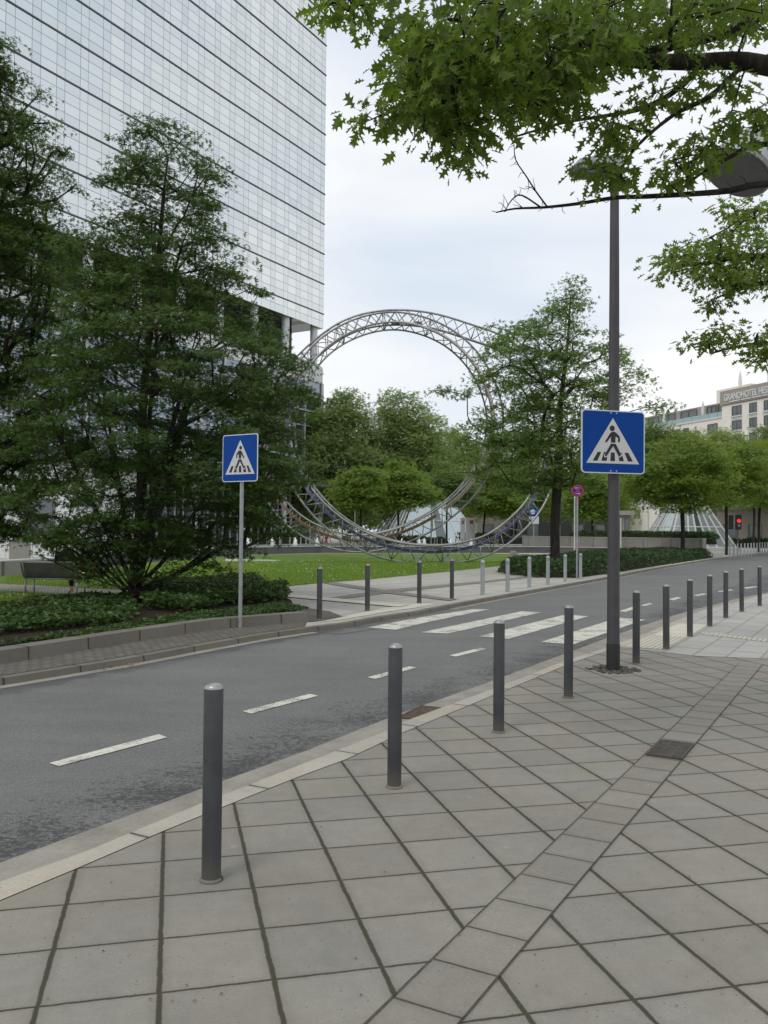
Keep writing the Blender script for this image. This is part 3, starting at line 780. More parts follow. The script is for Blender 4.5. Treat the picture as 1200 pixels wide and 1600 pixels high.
# no stopping sign
v = P(902, 767, 30.0); ns = empty('no_stopping_sign', (v.x, v.y, 0), R(-4))
tag(ns, 'round blue and red no stopping sign with white arrows on a thin post', 'road sign')
MB().tube([(0, 0, 0), (0, 0, v.z)], .033, 12).build('post', M['galv'], ns, auto=True)
def disc(r, z, n=32, x=0): return [(x+r*math.cos(2*math.pi*k/n), z+r*math.sin(2*math.pi*k/n)) for k in range(n)]
MB().prism(disc(.205, v.z), -.06, -.045).build('plate', M['sred'], ns)
MB().prism(disc(.165, v.z), -.064, -.060).build('blue_disc', M['sblue'], ns)
xb = MB()
for a in (45, -45): xb.box((0, -.066 - (a > 0)*.002, v.z), (.33, .003, .034), M=Matrix.Rotation(R(a), 3, 'Y'))
xb.build('red_cross', M['sred'], ns)
ar = MB()
for s, zz in ((-1, .10), (1, -.10)):
    ar.box((0, -.072, v.z+zz), (.10, .003, .016)); ar.prism([(s*.04, v.z+zz+.030), (s*.085, v.z+zz), (s*.04, v.z+zz-.030)], -.0735, -.070)
ar.build('arrow', M['swhite'], ns)

# ------------------------------------------------------------------ the ring sculpture
def smooth_closed(pts, per):
    out = []; n = len(pts)
    for i in range(n):
        p0, p1, p2, p3 = pts[i-1], pts[i], pts[(i+1) % n], pts[(i+2) % n]
        for k in range(per):
            t = k/per; t2 = t*t; t3 = t2*t
            out.append(.5*((2*p1) + (p2-p0)*t + (2*p0-5*p1+4*p2-p3)*t2 + (3*p1-p0-3*p2+p3)*t3))
    return out
RW = [(690, 862, 44), (755, 849, 44.3), (797, 822, 44.7), (830, 787, 45), (850, 742, 45.5), (858, 690, 46), (850, 640, 46.3), (828, 588, 46.6), (790, 545, 46.9), (735, 523, 47.1), (670, 504, 47.2),
      (605, 500, 47.2), (547, 513, 47.3), (499, 545, 47.6), (455, 590, 48), (425, 640, 48.5), (412, 695, 49), (420, 750, 49.4), (448, 797, 49.6), (495, 830, 49.6), (555, 845, 49.4), (615, 836, 49.0), (672, 811, 48.5),
      (722, 772, 48.0), (757, 722, 47.5), (772, 662, 47), (764, 612, 46.6), (740, 566, 46.2), (703, 530, 45.9), (655, 508, 45.6), (605, 502, 45.3), (550, 516, 45), (501, 548, 44.7), (467, 597, 44.4), (450, 650, 44.1),
      (452, 702, 44.0), (472, 752, 43.9), (508, 798, 43.8), (560, 836, 43.9), (622, 857, 43.9)]
def sculpture():
    c = smooth_closed([P(*p) for p in RW], 6)
    # even resampling
    for _ in range(2):
        L = [0]
        for i in range(len(c)): L.append(L[-1] + (c[(i+1) % len(c)]-c[i]).length)
        n = 264; o = []; k = 0
        for i in range(n):
            q = L[-1]*i/n
            while L[k+1] < q: k += 1
            o.append(c[k].lerp(c[(k+1) % len(c)], (q-L[k])/(L[k+1]-L[k])))
        c = [(o[i-1]+o[i]*2+o[(i+1) % n])/4 for i in range(n)]
    n = len(c); Yax = Vector((0, 1, 0)); fr = []
    for i in range(n):
        t = (c[(i+1) % n]-c[i-1]).normalized(); d = (Yax - t*Yax.dot(t)).normalized(); r = d.cross(t).normalized()
        # point r outward from the loop's middle
        if r.dot(c[i]-Vector((P(640, 680, 46)))) < 0: r = -r
        fr.append((t, d, r))
    root = empty('ring_sculpture', (c[0].x, c[0].y, 0))
    tag(root, 'huge double looped steel truss ring sculpture standing on the lawn', 'sculpture')
    off = Vector((c[0].x, c[0].y, 0)); ch = []
    rad = .53
    for j in range(3):
        pts = []
        for i in range(n):
            t, d, r = fr[i]; a = R(90 + 120*j) + R(12)*math.sin(2*math.pi*i/n)
            pts.append(c[i] + (math.sin(a)*r + math.cos(a)*d*1.0)*(rad + .12*max(0.0, min(1.0, (5.5-c[i].z)/4))) - off)
        ch.append(pts)
    for j in range(3): MB().tube(ch[j], .056 if j == 0 else .051, 8, closed=True).build('chord_tube', M['steel'], root, smooth=True)
    lt = MB()
    st = 4
    for i in range(0, n, st):
        j2 = (i+st) % n; mid = (i+st//2) % n
        for a in range(3):
            b = (a+1) % 3
            lt.tube([ch[a][i], ch[b][mid]], .025, 5); lt.tube([ch[b][mid], ch[a][j2]], .025, 5)
        if i % (2*st) == 0:
            for a in range(3): lt.tube([ch[a][i], ch[(a+1) % 3][i]], .025, 5)
    lt.build('lattice', M['steel'], root, smooth=True)
    def ribbon(name, i0, i1, mat, w=.24, sh=.0):
        rb_ = MB(); vs = []; m = 0
        for i in range(i0, i1+1):
            t, d, r = fr[i % n]; q = c[i % n] - off + r*sh
            ww = (d*.75 + r*.65).normalized() if mat is not M['pink_r'] else (d*.9+r*.4).normalized()
            nn = t.cross(ww).normalized()
            vs += [q+ww*w+nn*.012, q-ww*w+nn*.012, q-ww*w-nn*.012, q+ww*w-nn*.012]; m += 1
        fs = []
        for k in range(m-1):
            for e in range(4): fs.append((k*4+e, k*4+(e+1) % 4, k*4+4+(e+1) % 4, k*4+4+e))
        fs += [(0, 1, 2, 3), ((m-1)*4+3, (m-1)*4+2, (m-1)*4+1, (m-1)*4)]
        rb_.add(vs, fs).build(name, mat, root, smooth=False)
    ribbon('blue_ribbon', -46, 32, M['blue_r'], .12)
    ribbon('red_ribbon', 92, 150, M['red_r'], .12)
    ribbon('pale_ribbon', 152, 198, M['pink_r'], .25)
    # flood lights in the truss
    for k in range(0, n, 22):
        t, d, r = fr[k]; q = c[k]-off - r*.12
        X = Matrix((t, d, r)).transposed()
        MB().box(q, (.42, .20, .16), M=X).box(q+r*.14, (.05, .05, .14), M=X).build('floodlight', M['steel_dk'], root, bevel=.01)
    for px in (653, 699):
        v = P(px, 872, 44) - off
        MB().box((v.x, v.y, .16), (.36, .42, .34)).box((v.x, v.y, .02), (.6, .6, .06)).build('foot', M['galv'], root, bevel=.01)
sculpture()

# ------------------------------------------------------------------ office tower
C0 = P(505, 514, 105.0)
TW = empty('office_tower', (C0.x, C0.y, 0), math.atan2(-.866, -.5))
tag(TW, 'very tall office tower with mirrored facade and thin dark ledges', 'office tower')
def zc_(py): return P(503, py, 105).z
TL, TD, FH = 62.0, 34.0, 3.69
z0 = zc_(491)
for k in range(-1, 20):
    zb_ = z0 + k*FH
    h = FH if k >= 0 else z0 - zc_(514)
    zb_ = zb_ if k >= 0 else zc_(514)
    m = MB().box((TL/2, -TD/2, h/2), (TL, TD, h))
    o = m.build('glazing_band', M['glass'], TW); o.location = (0, 0, zb_)
    m = MB().box((TL/2, -TD/2, 0), (TL+.16, TD+.16, .12)); l = m.build('ledge', M['ledge'], TW); l.location = (0, 0, zb_ + h if k < 0 else zb_ + FH)
    if k < 0:
        l.location = (0, 0, z0)
    m2 = None
MB().box((TL/2, -TD/2, z0+20*FH+.5), (TL+.5, TD+.5, 1.0)).build('roof', M['panel'], TW)
zs_, zv = zc_(514), zc_(575)
MB().box((TL/2, -TD/2-2.2, (zs_+zv)/2), (TL-.6, TD-4.6, zs_-zv-.02)).build('recess_wall', M['soffit'], TW)
k = 0
x = .9
while x < 60:
    MB().lathe([(.45, zv), (.45, zs_-.003)], (x, -.75, 0), 20).build('column', M['panel'], TW, auto=True); x += 5.75; k += 1
zf = zc_(600)
MB().box((TL/2, -TD/2, (zv+zf)/2), (TL, TD, zv-zf)).build('fascia', M['panel'], TW)
MB().box((TL/2, -TD/2, (zf+6.6)/2), (TL-.2, TD-.2, zf-6.6)).build('lower_glazing', M['glassdk'], TW)
g = MB(); z = 6.7
while z < zf:
    g.box((TL/2, .0, z), (TL, .16, .13)); z += 1.83
x = 0
while x < TL:
    g.box((x+.05, .03, (zf+6.6)/2), (.30 if round(x/3.6) % 2 == 0 else .14, .17, zf-6.6)); x += 3.6
g.build('mullion_grid', M['alu'], TW)
MB().box((TL/2+1, -TD/2-1.5, 3.3), (TL-2, TD-3, 6.6)).build('lobby', M['glassblk'], TW)
g = MB(); x = 2.05
while x < 58: g.box((x, -1.42, 3.25), (.12, .16, 6.5)); x += 1.2
for z in (2.6, 4.6): g.box((TL/2, -1.40, z), (TL-4, .12, .12))
g.build('lobby_mullions', M['alu'], TW)
for x in (2.0, 9.2, 16.4, 23.6): MB().lathe([(.32, 0), (.32, 6.6)], (x, 1.2, 0), 16).build('lobby_column', M['panel'], TW, auto=True)
MB().box((13, 1.6, 6.75), (27, 4.4, .35)).build('canopy', M['galv'], TW, bevel=.03)
d_ = MB()
for x in (6.0, 7.2): d_.box((x, -1.30, 1.15), (1.0, .10, 2.3))
d_.build('entrance_door', M['alu'], TW)

# ------------------------------------------------------------------ grand hotel
HC = P(1128, 612, 190.0)
ang = math.atan2(-.94, .34)     # local x runs toward the viewer, to the right
HT = empty('hotel', (HC.x, HC.y, 0), ang)
tag(HT, 'cream stone grand hotel with dark sign band above the treetops', 'hotel')
zt = HC.z
# local y axis: pointing to the left of local x; the street front faces the viewer's left side
HW = 46.0
MB().box((HW/2, 14, (zt-3.2)/2), (HW, 28, zt-3.2)).build('wall', M['cream'], HT)
MB().box((HW/2, 14, zt-1.55), (HW+.6, 28.6, 3.1)).build('sign_band', M['taupe'], HT, bevel=.05)
MB().box((18, 16, zt+1.9), (26, 16, 3.7)).build('roof_block', M['soffit'], HT)
ms = MB()
for x in (6.2, 8.6, 10.4): ms.tube([(x, 12, zt+3), (x, 12, zt+9)], .07, 5)
ms.build('antenna', M['galv'], HT)
YF = -.0
def hwin(xc, zc, w, h, n=2):
    f = MB()
    for s in (-1, 1):
        f.box((xc+s*w/2, -.05, zc), (.14, .24, h+.14)); f.box((xc, -.05, zc+s*h/2), (w-.14, .24, .14))
    for i in range(1, n): f.box((xc-w/2+w*i/n, -.05, zc), (.10, .20, h-.14))
    f.box((xc, -.11, zc-h/2+.42), (w-.14, .05, .07))
    o = f.build('window', M['winframe'], HT)
    MB().box((xc, -.03, zc), (w-.10, .10, h-.10)).build('pane', M['winglass'], o)
    MB().box((xc, -.18, zc-h/2-.22), (w+.5, .5, .22)).build('sill', M['panel'], o)
def lt_(px, D0=190):   # local x on the hotel front seen at column px
    q = ray(px, 700); q = q[0]/q[1]
    return (q*HC.y - HC.x)/(.34 + .94*q)
def hz(py, x): # height for pixel row at local x
    return P(1150, py, HC.y - .94*x).z
for i in range(6): hwin(lt_(1151)+3.05*i, hz(619, 3), 2.9, 2.0, 3)
rows_ = [643, 665.5, 688, 711, 734]
for pz in rows_:
    for xa, w in ((1151.5, 2.7), (1177, 1.9), (1200, 1.9), (1212, 1.9), (1224, 1.9)): hwin(lt_(xa), hz(pz, 3), w, 2.0, 2)
# terrace wing, set back to the left
zr = P(1100, 631, 200).z; zp_ = P(1120, 652, 196).z
MB().box((-21, 15.5, (zp_-.6)/2), (42, 28, zp_-.6)).build('wing_wall', M['cream'], HT)
MB().box((-20.1, 16.5, (zp_+zr)/2-.3), (40, 22, zr-zp_+.6)).build('penthouse', M['taupe'], HT)
MB().box((-5.5, 14, zr+1.8), (10.8, 12, 3.6)).build('stair_tower', M['cream'], HT)
MB().box((-21.3, 1.52, zp_-.45), (41.5, .5, .3)).build('parapet', M['panel'], HT)
gl = MB()
for i in range(14): gl.box((-1.6-2.9*i, 1.5, zp_+.25), (2.75, .05, 1.1))
gl.build('balustrade', M['glassteal'], HT)
for a, w in ((-4.2, 6.4), (-9.6, 3.0), (-17.5, 5.6), (-25, 5.0), (-31, 4.2)):
    f = MB(); zc = zp_+1.6
    for s in (-1, 1):
        f.box((a+s*w/2, 5.4, zc), (.2, .3, 3.2)); f.box((a, 5.4, zc+s*1.6), (w, .29, .2))
    f.box((a, 5.4, zc), (.14, .28, 3.1)); o = f.build('terrace_door', M['winframe'], HT)
    MB().box((a, 5.45, zc), (w-.1, .12, 3.1)).build('pane', M['winglass'], o)
for a in (-9.9, -24): MB().lathe([(.06, zp_-.3), (.28, zp_+.6), (.42, zp_+1.4), (.30, zp_+3.2), (.05, zp_+4.4)], (a, 3.2, 0), 10).build('closed_parasol', M['panel'], HT)
MB().lathe([(.06, zr+3.5), (.35, zr+4.1), (.45, zr+5.0), (.30, zr+6.4), (.05, zr+7.6)], (-6, 10.5, 0), 10).build('closed_parasol', M['panel'], HT)
for pz in (670, 693, 716):
    for a, w in ((-4.6, 3.0), (-13.6, 1.7), (-16.8, 1.7), (-24, 2.4), (-30, 2.4)):
        f = MB(); zc = P(1110, pz, 195).z
        for s in (-1, 1):
            f.box((a+s*w/2, 1.4, zc), (.14, .24, 2.1)); f.box((a, 1.4, zc+s*1.05), (w-.14, .24, .14))
        f.box((a, 1.4, zc), (.1, .2, 1.9)); o = f.build('window', M['winframe'], HT)
        MB().box((a, 1.42, zc), (w-.1, .10, 2.0)).build('pane', M['winglass'], o)
def text(s, size, mat, parent, loc, rot, name, w=None, extr=.02, bold=.0):
    cu = bpy.data.curves.new(name, 'FONT'); cu.body = s; cu.size = size; cu.extrude = extr; cu.offset = bold
    cu.materials.append(mat)
    o = bpy.data.objects.new(name, cu); COL.objects.link(o); o.parent = parent; o.location = loc; o.rotation_euler = rot
    if w:
        bpy.context.view_layer.update(); o.scale[0] = w/max(.01, o.dimensions[0])
    bpy.context.view_layer.update()
    me = bpy.data.meshes.new_from_object(o); m = bpy.data.objects.new(name, me); COL.objects.link(m)
    m.parent = parent; m.location = loc; m.rotation_euler = rot; m.scale = o.scale
    bpy.data.objects.remove(o); m.name = name
    return m
xs = lt_(1133)
text('GRANDHOTEL HESSISCHER HOF', 2.0, M['panel'], HT, (xs, -.36, zt-2.25), (R(90), 0, 0), 'sign_lettering', w=(lt_(1199)-xs)*25/14.3, extr=.06, bold=.04)
# lower front of the hotel behind the street trees
gfl = MB()
for i in range(9): gfl.box((3+i*5, -.1, 2.6), (2.6, .3, 4.4))
gfl.build('entrance_bay', M['winglass'], HT)

# ------------------------------------------------------------------ basin, jets, walls
def wallpath(name, pts, h, th, mat, cop=None, parent=None, ch=.06, cover=.06):
    r = None
    n = len(pts); L3 = [(p[0], p[1], 0) for p in pts]
    a, b = offset(L3, 0), offset(L3, th)
    vs = [(x, y, -.05) for x, y, z in a] + [(x, y, -.05) for x, y, z in b] + [(x, y, h) for x, y, z in a] + [(x, y, h) for x, y, z in b]
    fs = []
    for i in range(n-1): fs += [(i, i+1, 2*n+i+1, 2*n+i), (n+i, n+i+1, 3*n+i+1, 3*n+i), (2*n+i, 2*n+i+1, 3*n+i+1, 3*n+i)]
    fs += [(0, n, 3*n, 2*n), (n-1, 2*n-1, 4*n-1, 3*n-1)]
    o = MB().add(vs, fs).build(name, mat, parent)
    if cop:
        a, b = offset(L3, -cover), offset(L3, th+cover)
        vs = [(x, y, h+.002) for x, y, z in a] + [(x, y, h+.002) for x, y, z in b] + [(x, y, h+ch) for x, y, z in a] + [(x, y, h+ch) for x, y, z in b]
        MB().add(vs, fs).build('coping', cop, o)
    return o
bs = [G(*p) for p in [(-200, 917), (14, 899), (140, 888), (250, 877), (380, 867), (500, 864), (640, 864), (760, 864), (860, 864)]] 
bs.append((bs[-1][0]+5, bs[-1][1]-2))
wb = wallpath('basin_wall', bs, .46, .35, M['stoned'], M['coping'], ch=.05)
tag(wb, 'long low dark stone wall of the fountain basin behind the lawn', 'basin wall')
far_ = [(b[0]*1.0+1, b[1]+13) for b in bs]
wf_ = wallpath('basin_wall', far_, .5, .35, M['coping'], None); tag(wf_, 'pale far rim of the fountain basin below the jets', 'basin wall')
sheet('water', [(x, y+.3, .40) for x, y in bs] + [(x, y, .40) for x, y in reversed(far_)], M['water'])
jl = ['left of the sign post', 'just left of the dark tree foliage edge', 'in front of the lobby shrubs', 'below the lobby door', 'right of the red ribbon', 'near the left glass pyramid',
      'under the double loop crossing', 'right of the first pyramid trunks', 'below the right limb of the sculpture']
rj = random.Random(8)
for i, (px, D) in enumerate([(387, 62), (425.5, 63), (461.5, 64), (495.5, 65), (628, 66), (655, 67), (663, 70), (704, 70), (736, 70)]):
    v = P(px, 850, D); h = .62
    m = MB(); m.lathe([(.13, .40), (.16, .55), (.13, .75), (.07, .95), (.02, 1.08)], n=9)
    for k in range(10):
        a = rj.random()*6.28; rr = rj.uniform(.08, .22); z = rj.uniform(.45, .95)
        m.lathe([(.01, z-.05), (.05, z), (.01, z+.05)], (rr*math.cos(a), rr*math.sin(a), 0), 5)
    o = m.build('water_jet', M['foam'], smooth=True); o.location = (v.x, v.y, 0)
    tag(o, ['first', 'second', 'third', 'fourth', 'fifth', 'sixth', 'seventh', 'eighth', 'ninth'][i]+' white foaming water jet from the left in the basin', 'water jet', 'fountain jets')
# raised planter with clipped hedge
a, b = P(816, 850, 76), P(1098, 850, 61)
a2 = P(870, 850, 74)
o = wallpath('planter_wall', [(a.x, a.y), (b.x, b.y)], 1.25, .4, M['stonew'], M['coping'], ch=.04, cover=.03)
tag(o, 'raised pale stone planter wall carrying a strip of clipped green hedge', 'planter wall')
PLW = (a, b)
# round garden lamp
v = P(802, 868, 37)
gl_ = empty('garden_lamp', (v.x, v.y, 0)); tag(gl_, 'squat stone garden lamp with a round domed top beside the hedge', 'garden lamp')
MB().lathe([(.14, 0), (.14, .52), (.10, .53)], n=16).build('base', M['stoned'], gl_, auto=True)
MB().lathe([(.10, .53), (.19, .56), (.19, .66), (.16, .75), (.09, .81), (.01, .83)], n=20).build('dome', M['taupe'], gl_, auto=True)
# small stone slab wall and railing at the left
x0, y0 = G(-160, 914); x1, y1 = G(16, 898.5)
rl = empty('railing', (x1, y1+2.5, 0)); tag(rl, 'white metal railing with a panelled gate behind the park bench', 'railing')
r_ = MB()
for i in range(26):
    x = -1.0-7 + i*.32
    r_.tube([(x, 0, .45), (x, 0, 1.28)], .016, 5)
for z in (.5, .62, 1.18, 1.28): r_.tube([(-8, 0, z), (1.2, .2, z)], .02, 5)
r_.build('bars', M['alu'], rl)
MB().box((-.7, -.05, .8), (.75, .03, .75)).build('panel', M['stonew'], rl)
g = MB()
for x in (-1.12, -.28): g.box((x, -.05, .85), (.06, .07, .95))
g.box((-.7, -.05, 1.30), (.8, .07, .06)); g.build('gate_frame', M['alu'], rl)
lw = wallpath('garden_wall', [(x0, y0+1.6), (x1+.6, y1+1.6)], .48, .4, M['stonew']); tag(lw, 'low pale stone wall below the white railing at the left', 'garden wall')
pb = empty('pavilion', (-27, 52, 0), R(-8)); tag(pb, 'pale low pavilion building behind the dark trees at the left edge', 'building')
MB().box((0, 0, 2.6), (22, 8, 5.2)).build('wall', M['panel'], pb)
MB().box((0, 0, 5.3), (23, 9, .3)).build('roof', M['galv'], pb)
for i in range(7):
    o = MB().box((-9+i*3, -4.03, 2.0), (1.8, .12, 2.4)).build('window', M['winframe'], pb)
    MB().box((-9+i*3, -4.10, 2.0), (1.6, .05, 2.2)).build('pane', M['winglass'], o)

# ------------------------------------------------------------------ glass pyramids
def pyramid(px, D, half, apex, yaw, label):
    v = P(px, 830, D); r = empty('glass_pyramid', (v.x, v.y, 0), R(yaw)); tag(r, label, 'glass pyramid', 'glass pyramids over the station')
    B = [Vector((sx*half, sy*half, .35)) for sx, sy in ((-1, -1), (1, -1), (1, 1), (-1, 1))]; A = Vector((0, 0, apex)); tp_ = .16
    T = [A.lerp(b, tp_) for b in B]
    MB().box((0, 0, .17), (2*half+.5, 2*half+.5, .34)).build('plinth', M['coping'], r)
    rb_ = MB()
    for i in range(4):
        a, b, c, d = B[i], B[(i+1) % 4], T[(i+1) % 4], T[i]
        n = 7
        for k in range(n):
            p, q = a.lerp(b, k/n), a.lerp(b, (k+1)/n); p2, q2 = d.lerp(c, k/n), d.lerp(c, (k+1)/n)
            mid = (p+q+p2+q2)/4; nrm = (q-p).cross(p2-p).normalized()*-.03
            MB().add([p, q, q2, p2, p+nrm, q+nrm, q2+nrm, p2+nrm], [(0, 1, 2, 3), (4, 5, 6, 7), (0, 1, 5, 4), (1, 2, 6, 5), (2, 3, 7, 6), (3, 0, 4, 7)]).build('glass_panel', M['pyrd'] if (k*3+i) % 4 == 1 else M['pyrg'], r)
            rb_.tube([p, p2], .09, 6)
        for f in (0, .33, .66, 1): rb_.tube([a.lerp(d, f), b.lerp(c, f)], .07, 6)
    rb_.build('ribs', M['alu'], r)
pyramid(664, 104, 5.2, 9.5, 20, 'large glass pyramid behind the pale green trees, left of centre')
pyramid(1072, 84, 3.3, 7.3, 8, 'glass pyramid behind the street trees at the right')

# ------------------------------------------------------------------ low buildings behind the trees
def block(name, px0, px1, D, h, mat, label, rows=2, yaw=0, wn=None, th=10):
    a, b = P(px0, 830, D), P(px1, 830, D); w = b.x-a.x
    r = empty(name, ((a.x+b.x)/2, D+th/2, 0), R(yaw)); tag(r, label, 'building')
    MB().box((0, 0, h/2), (w, th, h)).build('wall', mat, r)
    MB().box((0, 0, h+.2), (w+.6, th+.6, .4)).build('roof', M['taupe'], r)
    n = wn or max(2, int(w/3.2))
    for j in range(rows):
        for i in range(n):
            x = -w/2 + (i+.5)*w/n; z = 1.9 + j*3.4
            if z+1.2 > h: continue
            o = MB().box((x, -th/2-.03, z), (min(1.9, w/n*.6), .14, 2.2)).build('window', M['winframe'], r)
            MB().box((x, -th/2-.11, z), (min(1.6, w/n*.5), .04, 1.95)).build('pane', M['winglass'], o)
    return r
block('townhouse', 745, 815, 150, 14, M['taupe'], 'dark stone house with windows behind the trees right of the sculpture', 4)
block('townhouse', 650, 742, 175, 17, M['cream'], 'cream house far behind the plane trees above the sculpture limb', 5)
block('kiosk', 962, 985, 80, 3.3, M['stonew'], 'small pale brick kiosk left of the right glass pyramid', 1, wn=2, th=4)
block('shop_building', 1120, 1320, 120, 5.0, M['taupe'], 'long low building with dark openings behind the traffic light', 1)
block('shop_building', 815, 955, 140, 6.0, M['soffit'], 'dark low building behind the clipped hedge and trees', 1)
block('office_block', 330, 440, 170, 16, M['galv'], 'grey office block glimpsed behind the tower lobby', 4)

# ------------------------------------------------------------------ street furniture far away
def hook_lamp(px, ytop, D, label):
    v = P(px, ytop, D); r = empty('street_lamp', (v.x, v.y, 0)); tag(r, label, 'street lamp', 'hooked lamps by the basin')
    MB().tube([(0, 0, 0), (0, 0, v.z-.1), (.15, 0, v.z)], [.07, .05, .045], 8).build('post', M['galv'], r, auto=True)
    MB().prism([(.05, -.05), (.15, .10), (.55, .12), (.85, -.02), (.80, -.12)], -.16, .16, Matrix.Translation((0, 0, v.z))).build('lamp_head', M['galv'], r)
hook_lamp(555, 771, 80, 'small hooked street lamp in front of the light green trees')
hook_lamp(674, 781, 84, 'hooked street lamp between the slim trunks right of the pyramid')
for px, yt, D, lb in ((898, 778, 62, 'plain white flagpole-like post behind the hedge'), (1013, 788, 70, 'white post left of the right glass pyramid'), (970, 812, 66, 'short white post on the planter near the kiosk')):
    v = P(px, yt, D); o = MB().tube([(0, 0, 0), (0, 0, v.z)], .055, 8).lathe([(.08, v.z), (.08, v.z+.05), (.02, v.z+.1)], n=8).build('post', M['alu'], auto=True); o.location = (v.x, v.y, 0); tag(o, lb, 'post')
v = P(834, 797, 70); ps = empty('parking_sign', (v.x, v.y, 0)); tag(ps, 'blue and white information sign on a post left of the park oak', 'road sign')
MB().tube([(0, 0, 0), (0, 0, v.z)], .05, 8).build('post', M['galv'], ps)
MB().box((0, -.07, v.z-.15), (.80, .05, .7)).build('blue_field', M['sblue'], ps)
MB().prism(disc(.20, v.z-.15, 20, -.1), -.125, -.10).build('white_disc', M['swhite'], ps)
MB().box((0, -.07, v.z-.82), (.80, .06, .6)).build('white_panel', M['swhite'], ps)
for i, (px, D) in enumerate(((723, 88), (735, 90))):
    v = P(px, 809 + i*0, D); r = empty('poster_pillar', (v.x, v.y, 0)); tag(r, ['narrow white poster pillar under the right limb of the sculpture', 'wide white poster pillar with a red mark by the dark house'][i], 'advertising pillar')
    w = (.45, 1.0)[i]
    MB().box((0, 0, v.z/2), (w, .3, v.z)).build('panel', M['swhite'], r, bevel=.02)
    MB().box((.1 if i else 0, -.17, v.z-.45), (w*.35, .03, .35)).build('red_mark', M['sred'], r)
v = P(1153, 816, 78); tl = empty('traffic_light', (v.x, v.y, 0)); tag(tl, 'black traffic light showing red beside the slim trunks', 'traffic light')
MB().tube([(0, 0, 0), (0, 0, v.z)], .06, 8).build('post', M['steel_dk'], tl)
MB().box((-.0, -.08, v.z), (.50, .3, 1.35)).build('housing', M['sblack'], tl, bevel=.04)
MB().lathe([(.02, 0), (.16, .02), (.16, .04)], n=16)
m = MB(); m.prism(disc(.17, v.z+.12, 20), -.26, -.235); m.build('red_lamp', M['redlight'], tl)
m = MB(); m.prism(disc(.13, v.z-.30, 20), -.255, -.235); m.build('unlit_lamp', M['winglass'], tl)
MB().box((-.62, .1, v.z), (.42, .28, 1.3)).build('side_housing', M['sblack'], tl, bevel=.04)
# big lamp head near the camera, its post just outside the frame at the right
v = P(1262, 300, 8.0); nl = empty('street_lamp', (v.x, v.y, 0)); tag(nl, 'large conical grey street lamp head seen from below among the oak leaves', 'street lamp')
hc = P(1153, 268, 7.9)
MB().lathe([(.07, 0), (.06, hc.z+.30)], n=20).build('post', M['pole'], nl, auto=True)
ax = Matrix.Rotation(R(-24), 4, 'Y')
def tilt(mb, c, A):
    mb.v = [tuple(A @ Vector(p) + Vector(c)) for p in mb.v]; return mb
loc_ = hc - Vector((v.x, v.y, 0))
tilt(MB().lathe([(.315, -.02), (.325, .02), (.30, .05), (.13, .42), (.10, .46), (.02, .47)], n=40), loc_, Matrix.Rotation(R(30), 3, 'Y') @ Matrix.Rotation(R(-8), 3, 'X')).build('shade', M['galv'], nl, auto=True)
tilt(MB().lathe([(.295, -.03), (.295, -.022)], n=40), loc_, Matrix.Rotation(R(30), 3, 'Y') @ Matrix.Rotation(R(-8), 3, 'X')).build('lamp_glass', M['lampglass'], nl)
tp2 = Matrix.Rotation(R(30), 3, 'Y') @ Vector((0, 0, .42)) + loc_
MB().tube([tp2, Vector((0, 0, hc.z+.28))], .035, 10).build('arm', M['pole'], nl)

# ------------------------------------------------------------------ bench
bx, by = G(79, 931); b1x, b1y = G(38, 931); b2x, b2y = G(119, 932.5)
L_ = math.hypot(b2x-b1x, b2y-b1y)
bn_ = empty('park_bench', (bx, by, 0), math.atan2(b2y-b1y, b2x-b1x)); tag(bn_, 'curved steel mesh park bench seen from behind on the grass edge', 'bench')
M['mesh'] = slab('steel_mesh', 0, (0, 0), .02, .02, (.16, .16, .155), (.05, .05, .05), .006, moss=False)
M['mesh'] = simple('perforated_steel', (.15, .15, .145), .45, .5, var=.25, scale=5)
def seatprof(dz=0, t=.012):
    p = [(-.13, .80), (-.10, .70), (-.05, .56), (.0, .46), (.06, .425), (.14, .415), (.30, .42), (.42, .43), (.48, .42), (.50, .40)]
    return p
pr = seatprof()
vs = [(-L_/2+s*0-.08, y, z) for y, z in pr for s in (0,)] ; n = len(pr)
m = MB(); vv = [(-L_/2-.06, y, z) for y, z in pr] + [(L_/2+.06, y, z) for y, z in pr]
vv += [(x, y-.008, z-.008) for x, y, z in vv]
fs = [(i, i+1, n+i+1, n+i) for i in range(n-1)] + [(2*n+i, 2*n+i+1, 3*n+i+1, 3*n+i) for i in range(n-1)] + [(0, n, 3*n, 2*n), (n-1, 2*n-1, 4*n-1, 3*n-1)]
m.add(vv, fs).build('seat', M['mesh'], bn_, smooth=False)
m = MB(); m.tube([(-L_/2-.10, -.135, .80), (L_/2+.10, -.135, .80)], .02, 8); m.build('top_rail', M['alu'], bn_, smooth=True)
MB().tube([(-L_/2-.05, .02, .40), (L_/2+.05, .02, .40)], .018, 8).build('lower_rail', M['galv'], bn_, smooth=True)
for s in (-1, 1):
    x = s*L_/2
    f = MB(); f.tube([(x, -.14, .80), (x, -.06, .57), (x, .0, .43), (x, .14, .395), (x, .48, .40)], .022, 8); f.build('side_frame', M['galv'], bn_, smooth=True)
    for y in (.02, .42): MB().tube([(x, y, .41), (x, y-.005, .2), (x, y, 0)], .024, 8).build('leg', M['galv'], bn_, smooth=True)

